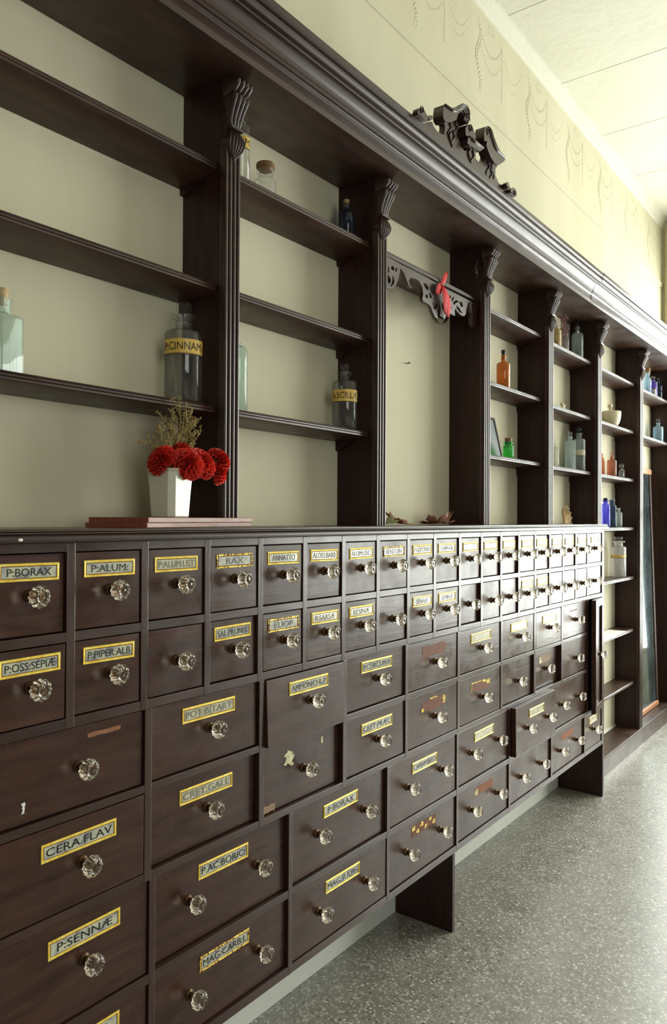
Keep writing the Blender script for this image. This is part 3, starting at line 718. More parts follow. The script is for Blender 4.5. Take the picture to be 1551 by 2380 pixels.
def corbel(x, w):
    m = MB(); yb = 1.324; a = 0.0075; h = w/2
    reeded(m, x, w, [(2.470, 1.300, h*0.96, 0.002), (2.466, 1.288, h*0.98, 0.005), (2.460, 1.276, h, a), (2.452, 1.268, h*1.02, a), (2.442, 1.270, h*1.02, a), (2.432, 1.282, h, a), (2.425, 1.292, h*0.97, a), (2.4225, 1.300, h*0.94, 0.003)], 4, yb)
    reeded(m, x, w, [(2.421, 1.278, h*0.97, a*0.8), (2.412, 1.279, h*0.97, a), (2.400, 1.286, h*0.93, a), (2.385, 1.293, h*0.86, a*0.9), (2.370, 1.299, h*0.78, a*0.8), (2.356, 1.302, h*0.72, a*0.6), (2.352, 1.306, h*0.68, 0.002)], 4, yb)
    m.box(x+w/2-h*0.74, x+w/2+h*0.74, 1.298, yb, 2.345, 2.352)
    reeded(m, x, w, [(2.344, 1.305, h*0.62, 0.002), (2.334, 1.297, h*0.80, a), (2.322, 1.293, h*1.02, a), (2.310, 1.294, h*1.10, a), (2.298, 1.299, h*0.90, a), (2.288, 1.304, h*0.60, a*0.7), (2.280, 1.307, h*0.34, 0.003), (2.270, 1.311, h*0.06, 0.001)], 6, yb)
    spart('carved_bracket', m, WOODC, smooth='angle')
for i, x in enumerate(PX):
    w = PWD[i]; zb = 1.3795 if i < 5 else 0.106
    spart('divider', MB().box(x+0.004, x+w-0.004, 1.328, 1.464, zb, SOF-0.001), WOOD)
    pilaster(x, w, zb, 2.30 if i < 8 else 2.3)
    spart('pilaster_head', MB().box(x+0.001, x+w-0.001, 1.316, 1.330, 2.30, SOF-0.001), WOOD)
    corbel(x, w)
NOSE = lambda zt, c=0.0: [(1.464, zt-0.018-c), (1.464, zt), (1.347, zt), (1.3455, zt-0.002), (1.3475, zt-0.004), (1.3450, zt-0.006), (1.3450, zt-0.009), (1.3475, zt-0.0105), (1.3450, zt-0.012), (1.3450, zt-0.0165), (1.3470, zt-0.018)]
def shelf(i, zt, cleat=0.0):
    x0 = PX[i]+PWD[i]-0.0035; x1 = PX[i+1]+0.0035
    prof = NOSE(zt, cleat)
    spart('shelf', MB().sweep_x(prof, x0, x1), WOODS, smooth='angle')
    if cleat:
        spart('shelf_cleat', MB().sweep_x([(1.385, zt-0.018), (1.464, zt-0.018), (1.464, zt-0.056), (1.447, zt-0.056), (1.442, zt-0.048)], x1-0.011, x1-0.001), WOOD)
for i in (0, 1): 
    shelf(i, 2.270, 0.022); shelf(i, 1.972, 0.013); shelf(i, 1.6745, 0.008)
shelf(3, 2.260, 0.022); shelf(3, 1.964, 0.013); shelf(3, 1.6655, 0.008)
shelf(4, 2.253, 0.020); shelf(4, 1.954, 0.013); shelf(4, 1.660, 0.008)
shelf(5, 2.2525, 0.018); shelf(5, 1.955, 0.012); shelf(5, 1.657, 0.008); shelf(5, 1.357, 0.010); shelf(5, 1.053); shelf(5, 0.730); shelf(5, 0.402)
shelf(6, 2.250, 0.015); shelf(6, 1.952, 0.012)
# ledge carrying the counter level on to the tall bay
spart('shelf', MB().box(3.960, 4.118, 1.335, 1.464, 1.362, 1.379), WOODS)
# rail with fretwork in the display bay
spart('shelf', MB().sweep_x([(1.372, 2.257), (1.372, 2.272), (1.347, 2.272), (1.3450, 2.269), (1.3475, 2.267), (1.3450, 2.264), (1.3450, 2.258), (1.3475, 2.256)], PX[2]+PWD[2], PX[3]+0.003), WOODC, smooth='angle')
spart('shelf_board', MB().box(PX[2]+PWD[2]-0.003, PX[3]+0.003, 1.372, 1.464, 2.240, 2.262), WOODS)
fret = prism(FRET, 1.349, 1.361, 'fretwork', WOODC, shv, SL, FRETH)
fret['label'] = 'pierced scrolled fretwork with shell drop'
# pierced leaf ornaments inside the display bay
def leafscroll(x, sgn):
    m = MB()
    for (a, r0, n) in ((0.0, 0.0045, 12), (0.9, 0.0038, 10), (1.8, 0.003, 8)):
        pts = []
        for i in range(n):
            t = i/(n-1)
            pts.append((x+sgn*(0.004+0.030*math.sin(t*2.6+a*0.3)), 1.335+0.002*math.sin(a*5), 2.435-0.085*t-0.012*a*(1-t)))
        m.tube(pts, r0, 6, r0*0.4)
    for i in range(7):
        t = i/6; m.ball((x+sgn*(0.030*math.sin(t*2.8)+0.004), 1.334, 2.430-0.10*t), 0.006-0.003*t, 7, 4, 0.6, 1.5)
    spart('carved_leaf', m, WOODC, smooth=True)
leafscroll(PX[2]+PWD[2]-0.002, 1); leafscroll(PX[3]+0.002, -1)
# soffit and cornice in two lengths with an open joint
spart('soffit', MB().box(-0.05, 6.09, 1.234, 1.464, SOF, SOF+0.016), WOODS)
CP = [(1.464, SOF+0.0005), (1.235, SOF+0.0005), (1.235, 2.508), (1.2365, 2.510), (1.2345, 2.512), (1.2305, 2.514), (1.2295, 2.517), (1.2315, 2.5195), (1.2260, 2.521), (1.2260, 2.530), (1.2235, 2.531)]
for t in range(9):      # cove
    a = math.radians(90*t/8); CP.append((1.2235-0.026*(1-math.cos(a)), 2.533+0.026*math.sin(a)))
CP += [(1.1955, 2.561), (1.1955, 2.564)]
for t in range(9):      # torus
    a = math.radians(-70+150*t/8); CP.append((1.1915-0.012*math.cos(a), 2.5745+0.011*math.sin(a)))
CP += [(1.1865, 2.586), (1.1800, 2.588), (1.1735, 2.592), (1.1735, 2.606), (1.464, 2.606)]
c1 = spart('cornice', MB().sweep_x(CP, -0.05, 3.763), WOODC, smooth='angle')
CP2 = [(y-0.0015 if y < 1.4 else y, z+0.0015) for y, z in CP]
c2 = spart('cornice', MB().sweep_x(CP2, 3.7665, 6.08), WOODC, smooth='angle')
# plinth of the tall bays
spart('plinth', MB().box(3.97, 6.08, 1.314, 1.455, 0.0, 0.094), WOODH, bevel=0.002)
spart('plinth_top', MB().box(3.97, 6.08, 1.308, 1.455, 0.094, 0.106), WOODS, bevel=0.003)
# broken swan-neck pediment on the cornice
ped_root = prism([(1.85, 2.6055), (1.9, 2.6065)]+[(a, max(b, 2.6065)) for a, b in PED]+[(2.79, 2.6055)], 1.178, 1.198, 'pediment_board', WOODC, shv, SL)
ped_root['label'] = 'carved base board of the broken pediment'
for nm, P in (('swan_neck', SWL), ('swan_neck', SWR), ('scroll', MIDS), ('pediment_bracket', MIDB), ('scroll', SML), ('scroll', SMLB), ('scroll', SMR), ('scroll', SMRB)):
    deep = 0.036 if nm in ('swan_neck', 'pediment_bracket') or P is MIDS else 0.020
    P = [(a, max(b, 2.6068)) for a, b in P]
    cx = sum(p[0] for p in P)/len(P); cz = sum(p[1] for p in P)/len(P)
    prism(P, 1.157, 1.157+deep, nm, WOODC, shv, SL)
m = MB()
def ribbon(P, a, b, offs, y, r):
    for k in offs:
        pts = []
        for i in range(a, b):
            p = Vector(P[i]); c = Vector((sum(q[0] for q in P)/len(P), sum(q[1] for q in P)/len(P)))
            q = p+(c-p)*k; pts.append((q[0], y, q[1]))
        m.tube(pts, r, 6)
ribbon(SWL, 0, 9, (0.06, 0.24, 0.42), 1.156, 0.0045)
ribbon(SWR, 3, 9, (0.10, 0.28, 0.46), 1.156, 0.0045)
ribbon(MIDB, 0, 3, (0.1, 0.5), 1.156, 0.003)
def spiral(cx, cz, r, turns, y, th, d=1):
    pts = []
    n = int(turns*14)
    for i in range(n+1):
        t = i/n; a = d*turns*2*math.pi*t; q = r*(1-t)+0.002
        pts.append((cx+q*math.cos(a), y, cz+1.25*q*math.sin(a)))
    m.tube(pts, th, 6, th*0.7)
spiral(2.279, 2.746, 0.013, 1.5, 1.156, 0.0022); spiral(2.434, 2.750, 0.010, 1.5, 1.156, 0.0022, -1)
spiral(2.301, 2.702, 0.012, 1.3, 1.156, 0.0022); spiral(1.980, 2.6245, 0.010, 1.4, 1.156, 0.002); spiral(2.661, 2.614, 0.009, 1.4, 1.156, 0.002, -1)
for (cx, cz, q) in ((2.19, 2.66, 1), (2.215, 2.64, 1), (2.20, 2.628, -1), (2.335, 2.625, -1), (2.355, 2.632, 1), (2.49, 2.66, -1), (2.475, 2.64, 1), (2.515, 2.645, -1), (2.50, 2.625, 1), (2.23, 2.675, 1)):
    pts = [(cx+q*0.012*math.sin(t*0.9), 1.1765, cz+0.028-0.009*t) for t in range(7)]
    m.tube(pts, 0.0055, 6, 0.0018)
spart('carved_foliage', m, WOODC, smooth=True)

# ------------------------------------------------------------------ bottles and jars
def bottle_profile(r, h, hs, rn, lip=1.25, th=0.0022, base_r=0.004, shoulder=1.0):
    """outer wall up, then inner wall down; h to the lip, hs where the shoulder starts"""
    o = [(0.0, 0.0008), (r-base_r, 0.0), (r, base_r), (r, hs)]
    k = 6; top = hs+(h-hs)*0.5*shoulder
    for i in range(1, k+1):
        a = math.pi/2*i/k
        o.append((rn+(r-rn)*math.cos(a), hs+(top-hs)*math.sin(a)))
    o += [(rn, h-0.010), (rn*lip, h-0.009), (rn*lip, h-0.001), (rn*lip*0.93, h), (rn-th*0.7, h)]
    i_ = [(rn-th, h-0.004), (rn-th, top)]
    for i in range(k-1, 0, -1):
        a = math.pi/2*i/k
        i_.append((max(rn-th, rn-th+(r-rn)*math.cos(a)), hs+(top-hs)*math.sin(a)-th))
    i_ += [(r-th, hs), (r-th, base_r+th), (r-base_r-th, 0.004), (0.0, 0.0042)]
    return o+i_
def bend_text(words, r, w, h, z, ang0):
    me = text_mesh(words, w, h)
    for v in me.vertices:
        a = ang0+v.co.x/r; rr = r-v.co.y
        v.co = (rr*math.cos(a), rr*math.sin(a), v.co.z+z)
    return me
def band(r, z, h, a0, a1, t):
    m = MB(); n = 26
    for i in range(n+1):
        a = a0+(a1-a0)*i/n
        for rr, zz in ((r, z-h/2), (r+t, z-h/2), (r+t, z+h/2), (r, z+h/2)): m.v.append((rr*math.cos(a), rr*math.sin(a), zz))
    for i in range(n):
        for q in range(4): m.f.append((i*4+q, i*4+(q+1) % 4, (i+1)*4+(q+1) % 4, (i+1)*4+q))
    m.f.append((0, 3, 2, 1)); m.f.append((n*4, n*4+1, n*4+2, n*4+3))
    return m
def bottle(name, label, x, y, z, r, h, hs, rn, mat, stop=None, cat='bottle', square=0.0, rot=0.0, group=None, words=None, bz=0.5, bh=0.03, bmat=None, shoulder=1.0, lip=1.25, face=None):
    t = thing(name, label, cat, (x, y, z), (0, 0, rot), group)
    obj('bottle_glass', MB().lathe(bottle_profile(r, h, hs, rn, lip, shoulder=shoulder), n=32, square=square), mat, t, smooth='angle' if square else True)
    if stop:
        kind, hh, smat = stop
        if kind == 'cork': obj('cork', MB().lathe([(0, h-0.012), (rn*0.80, h-0.012), (rn*0.86, h), (rn*0.95, h+hh-0.001), (0, h+hh)], n=16), smat, t, smooth='angle')
        elif kind == 'flat': obj('stopper', MB().lathe([(0, h-0.012), (rn*0.72, h-0.012), (rn*0.80, h+0.001), (rn*0.62, h+0.006), (rn*0.95, h+0.010), (rn*0.95, h+hh-0.002), (rn*0.85, h+hh), (0, h+hh)], n=20), smat, t, smooth='angle')
        elif kind == 'ball':
            k = [(0, h-0.012), (rn*0.7, h-0.012), (rn*0.78, h+0.001), (rn*0.4, h+0.006)]
            for i in range(9):
                a = -math.pi/2*0.75+math.pi*0.875*i/8
                k.append((max(0.0005, hh*0.5*math.cos(a)), h+0.006+hh*0.5+hh*0.5*math.sin(a)))
            obj('stopper', MB().lathe(k+[(0, h+0.006+hh)], n=18), smat, t, smooth=True)
        elif kind == 'cap': obj('lid', MB().lathe([(0, h-0.004), (rn*1.0, h-0.004), (rn*1.12, h+0.001), (rn*1.42, h+0.004), (rn*1.42, h+hh-0.002), (rn*1.3, h+hh), (0, h+hh)], n=24), smat, t, smooth='angle')
    if bmat:
        a = math.atan2(-y, -x)-rot if face is None else face
        obj('paper_label', band(r+0.0002, hs*bz, bh, a-1.25, a+1.25, 0.0006), bmat, t, smooth='angle')
        obj('label_edge', band(r+0.0002, hs*bz-bh/2-0.0015, 0.003, a-1.25, a+1.25, 0.0007), M_BANDE, t, smooth='angle')
        if words: place('lettering', bend_text(words, r+0.0009, 2.3*r, bh*0.55, hs*bz, a), M_BLACK, t)
    return t
bottle('glass_bottle', 'square-shouldered pale bottle with a light cork, at the left edge on the lower shelf', 0.800, 1.405, 1.675, 0.030, 0.150, 0.112, 0.0125, G_AQUA, ('cork', 0.020, M_STRAW), square=0.75, rot=0.3, shoulder=0.35)
bottle('apothecary_bottle', 'large clear bottle with yellow band reading P:CINNAM:, beside the first pilaster', 1.258, 1.395, 1.675, 0.046, 0.215, 0.165, 0.020, G_CLEAR, ('flat', 0.028, G_CLEAR), words='P:CINNAM:', bz=0.80, bh=0.034, bmat=M_BAND, shoulder=0.55, lip=1.4)
bottle('glass_bottle', 'dark blue bottle cut by the top left corner of the photo', 0.690, 1.395, 2.2705, 0.034, 0.150, 0.115, 0.013, G_NAVY, ('cork', 0.015, M_CORKD), shoulder=0.6)
bottle('apothecary_bottle', 'tall round-shouldered white bottle with orange label, half behind the first carved bracket', 1.452, 1.395, 2.2705, 0.024, 0.172, 0.152, 0.010, G_CLEAR, None, words='TR:M', bz=0.72, bh=0.030, bmat=M_BAND, shoulder=1.3)
bottle('wide_jar', 'short clear wide-mouthed jar with broad brown lid on the top shelf', 1.538, 1.385, 2.2705, 0.027, 0.074, 0.042, 0.018, G_CLEAR, ('cap', 0.016, M_CORKD), cat='jar', square=0.3, shoulder=0.5)
bottle('glass_bottle', 'small smoky dark blue bottle with cork on the top shelf', 1.926, 1.395, 2.2705, 0.025, 0.112, 0.078, 0.0105, G_NAVY, ('cork', 0.014, M_CORK), shoulder=0.7)
bottle('glass_bottle', 'pale green dome-shouldered bottle half behind the first pilaster on the lower shelf', 1.455, 1.405, 1.675, 0.027, 0.186, 0.160, 0.009, G_AQUA, None, shoulder=1.5)
bottle('apothecary_bottle', 'clear bottle with yellow band reading A.SCILL\u00c6, beside the second pilaster', 1.9225, 1.395, 1.675, 0.0400, 0.183, 0.145, 0.015, G_CLEAR, ('flat', 0.022, G_CLEAR), words='A.SCILL\u00c6', bz=0.72, bh=0.036, bmat=M_BAND, shoulder=0.6, lip=1.55)
bottle('glass_bottle', 'orange medicine bottle with black stopper on the middle shelf', 3.108, 1.400, 1.9645, 0.0295, 0.152, 0.112, 0.010, M_AMBER, ('flat', 0.024, M_BLKST), shoulder=0.55)
bottle('wide_jar', 'small bright green glass jar with brown cork', 3.130, 1.385, 1.666, 0.0235, 0.074, 0.056, 0.017, G_GREEN, ('cork', 0.017, M_CORKD), cat='jar', shoulder=0.3)
bottle('glass_bottle', 'frosted grey-green round-shouldered bottle on the top shelf by the fifth pilaster', 4.050, 1.400, 2.2535, 0.031, 0.180, 0.130, 0.010, G_GREY, ('flat', 0.020, G_NAVY), shoulder=0.9)
bottle('storage_jar', 'clear straight-sided glass jar holding dried purple flowers', 3.850, 1.400, 2.2535, 0.024, 0.105, 0.085, 0.017, G_CLEAR, None, cat='jar', shoulder=0.4)
bottle('glass_bottle', 'narrow gold-textured bottle behind the fourth pilaster on the top shelf', 3.745, 1.400, 2.2535, 0.022, 0.125, 0.095, 0.009, M_STRAW, None, shoulder=0.8)
bottle('glass_bottle', 'tall clear square bottle with stopper, left of the cork-stopped pair on the lower shelf', 3.930, 1.395, 1.6605, 0.027, 0.175, 0.150, 0.010, G_GREY, ('flat', 0.026, G_CLEAR), square=0.6, rot=0.4, shoulder=0.35, words=None)
bottle('apothecary_bottle', 'tall smoky glass bottle with dark stopper and white paper label on the lower shelf', 4.062, 1.395, 1.6605, 0.034, 0.205, 0.165, 0.014, G_GREY, ('ball', 0.028, G_NAVY), bz=0.60, bh=0.030, bmat=M_CREAM, shoulder=0.6)
bottle('glass_bottle', 'slim clear vial between two taller bottles', 4.008, 1.425, 1.6605, 0.014, 0.128, 0.105, 0.006, G_GREY, None, shoulder=0.6)
bottle('glass_bottle', 'pale vial half hidden behind the fourth pilaster on the lower shelf', 3.800, 1.425, 1.6605, 0.018, 0.130, 0.105, 0.007, G_CLEAR, None, shoulder=0.6)
bottle('glass_bottle', 'red-brown bottle standing forward on the lower shelf of the tall bay', 4.640, 1.395, 1.6575, 0.028, 0.122, 0.095, 0.0095, G_BROWN, ('flat', 0.024, G_BROWN), shoulder=0.7)
bottle('glass_bottle', 'slim red bottle behind the red-brown bottle', 4.600, 1.440, 1.6575, 0.016, 0.140, 0.080, 0.005, G_BROWN, None, shoulder=1.2)
bottle('scent_bottle', 'tiny clear bottle with round glass ball stopper', 4.800, 1.385, 1.6575, 0.017, 0.055, 0.042, 0.008, G_CLEAR, ('ball', 0.030, G_CLEAR), shoulder=0.5)
bottle('scent_bottle', 'tiny clear bottle with bare neck, behind the ball-stoppered one', 4.900, 1.410, 1.6575, 0.017, 0.080, 0.055, 0.007, G_CLEAR, None, shoulder=0.6)
bottle('poison_bottle', 'cobalt blue bottle nearest the counter end, half behind the fifth pilaster', 4.360, 1.385, 1.3575, 0.024, 0.160, 0.115, 0.013, G_COBALT, None, shoulder=0.9)
bottle('poison_bottle', 'cobalt blue bottle with dark top, in the middle of the three blue bottles', 4.490, 1.385, 1.3575, 0.026, 0.162, 0.118, 0.014, G_COBALT, ('cork', 0.010, M_BLKST), shoulder=0.9)
bottle('poison_bottle', 'darkest navy bottle, rightmost of the three blue bottles', 4.612, 1.385, 1.3575, 0.026, 0.162, 0.115, 0.014, G_NAVY, ('cork', 0.010, G_CLEAR), shoulder=0.9)
bottle('glass_bottle', 'small grey-green bottle to the right of the three blue bottles', 4.800, 1.400, 1.3575, 0.020, 0.118, 0.088, 0.008, G_GREY, None, shoulder=0.3)
bottle('apothecary_bottle', 'large clear bottle with slanting yellow label on the shelf below counter level', 4.790, 1.400, 1.0535, 0.046, 0.220, 0.178, 0.027, G_MILKY, ('flat', 0.026, G_CLEAR), bz=0.72, bh=0.016, bmat=M_BAND, shoulder=0.5, lip=1.45)
bottle('glass_bottle', 'pale blue-white bottle with broad cream stopper, beside the last visible bracket', 5.425, 1.395, 2.2505, 0.026, 0.155, 0.090, 0.013, G_PALEBLUE, ('cap', 0.030, M_CORK), shoulder=1.0)
bottle('glass_bottle', 'violet-blue straight-sided bottle on the top shelf at the right', 5.580, 1.395, 2.2505, 0.027, 0.125, 0.108, 0.010, G_VIOLET, ('ball', 0.026, G_CLEAR), shoulder=0.5)
bottle('glass_bottle', 'dark navy bottle at the right end of the top shelf', 5.715, 1.395, 2.2505, 0.026, 0.140, 0.095, 0.009, G_NAVY, ('ball', 0.018, G_CLEAR), shoulder=0.8)
bottle('wide_jar', 'tiny white pot in front of the violet-blue bottle', 5.470, 1.362, 2.2505, 0.012, 0.040, 0.030, 0.010, M_CHINA, ('cork', 0.012, M_CORKD), cat='pot', shoulder=0.3)
bottle('glass_bottle', 'pale blue bottle with clear stopper on the shelf above the mirror', 5.710, 1.395, 1.9525, 0.035, 0.140, 0.105, 0.012, G_PALEBLUE, ('ball', 0.026, G_CLEAR), shoulder=0.6)

# shell ornament, mortar, fan
m = MB(); m.ball((0, 0, 0.014), 0.015, 12, 8, 0.8, 0.9).ball((0.012, 0, 0.028), 0.011, 10, 6).ball((-0.008, 0, 0.036), 0.009, 10, 6).ball((0.022, 0, 0.012), 0.009, 10, 6)
tag(obj('shell_ornament', m, M_STONE, loc=(3.815, 1.395, 1.9545), smooth=True), 'small cream knobbly ornament on the middle shelf behind the fourth pilaster', 'ornament')
mo = thing('mortar_bowl', 'cream stone mortar bowl on the middle shelf of the tall bay', 'mortar', (4.632, 1.400, 1.9555))
pr = [(0.0, 0.0), (0.026, 0.0), (0.030, 0.004)]
for i in range(1, 9):
    a = math.pi/2*i/8; pr.append((0.030+0.029*math.sin(a), 0.004+0.078*(1-math.cos(a))))
pr += [(0.0600, 0.088), (0.057, 0.092), (0.054, 0.088)]
for i in range(7, 0, -1):
    a = math.pi/2*i/8; pr.append((0.025+0.028*math.sin(a), 0.010+0.078*(1-math.cos(a))))
pr += [(0.0, 0.010)]
obj('bowl', MB().lathe(pr, n=40), M_STONE, mo, smooth=True)
pe = thing('pestle', 'pestle with round knob standing in the cream mortar bowl', 'pestle', (4.612, 1.390, 1.972))
obj('pestle_shaft', MB().lathe([(0, 0), (0.012, 0.003), (0.014, 0.015), (0.009, 0.035), (0.008, 0.095)], n=16).xform(Matrix.Rotation(math.radians(-14), 4, 'Y')), M_STONE, pe, smooth=True)
obj('pestle_knob', MB().ball((-0.024, 0, 0.104), 0.0145, 16, 10), M_STONE, pe, smooth=True)
fn = thing('straw_fan', 'small straw fan standing open on the counter between the fourth and fifth pilasters', 'fan', (3.835, 1.385, 1.3795))
m = MB(); rim = []
for i in range(49):
    a = math.radians(3+140*i/48); R_ = 0.086+0.002*math.sin(i*0.8)
    p = (R_*math.cos(a)*(1.15 if a < 1.57 else 0.55)-0.02, -0.004+0.004*math.sin(i*0.9), 0.004+R_*math.sin(a)); rim.append(p)
    m.tube([(-0.020, -0.003, 0.004), ((-0.020+p[0])/2, -0.003, (0.004+p[2])/2), p], 0.0007, 4)
obj('fan_ribs', m, M_STRAW, fn)
obj('fan_rim', MB().tube(rim, 0.0022, 6).tube([(-0.055, -0.012, 0.002), (0.0, -0.014, 0.002), (0.065, -0.012, 0.003)], 0.0016, 5), M_STRAW, fn)
mm = MB(); mm.v = [(-0.020, 0.001, 0.005)]+[(a, b+0.003, c-0.001) for a, b, c in rim]+[(-0.020, 0.0, 0.005)]+[(a, b+0.002, c-0.001) for a, b, c in rim]
k = len(rim)+1
for i in range(1, k-1): mm.f.append((0, i, i+1)); mm.f.append((k, k+i+1, k+i))
mm.f += [(i, i+1, k+i+1, k+i) for i in range(k-1)]+[(k-1, 0, k, 2*k-1)]
obj('fan_leaf', mm, M_STRAWLEAF, fn)
# dried flowers in the jar on the top shelf
q = random.Random(3); m = MB()
for i in range(26):
    a = q.uniform(0, 6.28); rr = q.uniform(0.0, 0.034); h = q.uniform(0.10, 0.205)
    top = (rr*math.cos(a), 0.6*rr*math.sin(a), h)
    m.tube([(0.006*math.cos(a), 0.006*math.sin(a), 0.012), (rr*0.3*math.cos(a), rr*0.3*math.sin(a), 0.09), top], 0.0009, 4)
    for j in range(7): m.ball((top[0]+q.uniform(-.009, .009), top[1]+q.uniform(-.007, .007), min(0.208, top[2]+q.uniform(-.015, .008))), q.uniform(0.0015, 0.0042), 6, 4)
tag(obj('dried_flowers', m, M_DRYP, loc=(3.850, 1.400, 2.2545), smooth=True), 'bunch of dried purple-brown flowers in the clear jar on the top shelf', 'flowers')
# bead hanging from the soffit
bd = thing('hanging_bead', 'tiny bead hanging on a thread beneath the cornice', 'bead', (3.985, 1.375, 2.385))
obj('bead', MB().ball((0, 0, 0.006), 0.006, 10, 8, 1, 1.3), M_CHINA, bd, smooth=True)
obj('thread', MB().tube([(0, 0, 0.012), (0, 0, 0.085)], 0.0006, 4), M_METAL, bd)
# slate leaning in the fourth bay
sl = thing('framed_slate', 'grey slate in a thin dark frame leaning behind the green jar', 'slate', (3.078, 1.425, 1.666), (math.radians(-13), 0, 0))
obj('slate_panel', MB().box(-0.070, 0.070, -0.002, 0.002, 0.006, 0.184), M_SLATE, sl)
m = MB().box(-0.078, -0.068, -0.005, 0.005, 0, 0.190).box(0.068, 0.078, -0.005, 0.005, 0, 0.190).box(-0.068, 0.068, -0.005, 0.005, 0, 0.010).box(-0.068, 0.068, -0.005, 0.005, 0.180, 0.190)
obj('slate_frame', m, WOOD, sl)
# papers on the low shelves
tag(obj('paper_sheet', MB().box(-0.26, 0.26, -0.055, 0.055, 0, 0.0012), M_PAPER, loc=(4.50, 1.388, 0.7302), rot=(0, 0, 0.05)), 'white sheet of paper lying on the third shelf from the bottom, uppermost of two', 'paper')
tag(obj('paper_sheet', MB().box(-0.14, 0.14, -0.05, 0.05, 0, 0.0016), M_PAPER, loc=(4.34, 1.402, 0.7316), rot=(0, 0, -0.12)), 'smaller sheet of paper near the cabinet end on the third shelf from the bottom', 'paper')
# long mirror leaning on the plinth
L_ = 1.655
mi = thing('leaning_mirror', 'tall narrow mirror in a wooden frame standing on the plinth at the right', 'mirror', (5.37, 1.392, 0.107), (math.radians(-1.9), 0, 0))
hw = 0.315
obj('mirror_glass', MB().box(-hw+0.030, hw-0.030, -0.001, 0.003, 0.03, L_-0.03), M_MIRROR, mi)
m1 = MB().sweep_x([(-0.006, 0.0), (-0.012, 0.004), (-0.012, 0.026), (-0.004, 0.034), (0.005, 0.034), (0.005, 0.0)], -hw, hw)
obj('mirror_frame_bottom', m1, WOODO, mi, bevel=0.001)
obj('mirror_frame_top', MB().sweep_x([(-0.006, L_), (-0.014, L_-0.003), (-0.014, L_-0.036), (-0.004, L_-0.040), (0.005, L_-0.040), (0.005, L_)], -hw, hw), WOODO, mi, bevel=0.001)
for sx in (-1, 1):
    obj('mirror_frame_side', MB().box(min(sx*hw, sx*(hw-0.034)), max(sx*hw, sx*(hw-0.034)), -0.010, 0.005, 0.034, L_-0.040), WOODS, mi, bevel=0.003)

# ------------------------------------------------------------------ things on the counter
al = math.radians(14); NX, NY = 1.004, 1.216
def board(name, label, z, dx, dy, w, d, th, grp=None):
    t = thing(name, label, 'board', (NX+dx, NY+dy, z), (0, 0, al))
    m = MB().sweep_x([(0.0, 0.001), (0.0, th-0.001), (0.001, th), (d-0.001, th), (d, th-0.001), (d, 0.001), (d-0.001, 0), (0.001, 0)], 0, w)
    obj('board_core', m, WOODR, t)
    m = MB()
    n = int(w/0.0042)
    for i in range(n): m.box(0.002+i*0.0042, 0.0057+i*0.0042, -0.0006, 0.0006, 0.0014, th-0.0014)
    e = obj('board_edge', m, WOODE, t); e['label'] = 'orange-brown ribbed long edge'; e['kind'] = 'stuff'
    return t
board('wooden_board', 'lower of two flat red-brown wooden boards stacked on the counter', 1.3793, -0.001, 0.0, 0.428, 0.155, 0.0105)
board('wooden_board', 'upper of two flat red-brown wooden boards, directly beneath the white vase', 1.3900, 0.003, 0.001, 0.432, 0.150, 0.0110)
va = thing('flower_vase', 'tapering square white china vase with red carnations, on the stacked boards', 'vase', (1.155, 1.322, 1.4012), (0, 0, math.radians(8)))
m = MB()
def ring8(w, z, ch=0.012):
    h = w/2; return [(-h+ch, -h, z), (h-ch, -h, z), (h, -h+ch, z), (h, h-ch, z), (h-ch, h, z), (-h+ch, h, z), (-h, h-ch, z), (-h, -h+ch, z)]
lv = [ring8(0.068, 0.0), ring8(0.070, 0.003), ring8(0.076, 0.06), ring8(0.082, 0.100), ring8(0.090, 0.108), ring8(0.086, 0.108), ring8(0.076, 0.098), ring8(0.066, 0.012)]
for l in lv: m.v += l
for j in range(len(lv)-1):
    for i in range(8): m.f.append((j*8+i, j*8+(i+1) % 8, (j+1)*8+(i+1) % 8, (j+1)*8+i))
m.f.append(tuple(reversed(range(8)))); m.f.append(tuple((len(lv)-1)*8+i for i in range(8)))
obj('vase_body', m, M_CHINA, va, bevel=0.002)
def carnation(label, x, y, z, R_, seed, tilt, group=None):
    R_ *= 1.14; z -= 0.004
    t = thing('carnation', label, 'flower', (x, y, z), tilt)
    q = random.Random(seed); m = MB()
    for L in range(7):
        n = 13 if L < 5 else 8; rr = R_*(1.0-0.06*L); el = math.radians(-28+19*L)
        for k in range(n):
            a0 = 2*math.pi*(k+0.37*L)/n+q.uniform(-.1, .1); wdt = 0.55*2*math.pi/n*1.5
            b = len(m.v); nu, nv = 11, 5
            for v in range(nv):
                tv = v/(nv-1)
                for u in range(nu):
                    tu = u/(nu-1)*2-1
                    a = a0+tu*wdt*(0.25+0.75*tv)/max(0.4, math.cos(el))
                    ru = rr*(0.12+0.88*tv)*(1+0.07*math.sin(u*1.9+k+L)*tv*tv)
                    e2 = el+0.20*tv*math.sin(u*1.6+k*1.7+L)
                    m.v.append((ru*math.cos(e2)*math.cos(a), ru*math.cos(e2)*math.sin(a), ru*math.sin(e2)*0.85))
            for v in range(nv-1):
                for u in range(nu-1):
                    c = b+v*nu+u; m.f.append((c, c+1, c+nu+1, c+nu))
    obj('petals', m, M_PETAL, t, smooth=True)
    obj('calyx', MB().lathe([(0, -R_*0.75), (0.006, -R_*0.7), (0.009, -R_*0.3), (0.011, 0.0), (0.0, 0.004)], n=10), M_STEM, t, smooth=True)
    return t
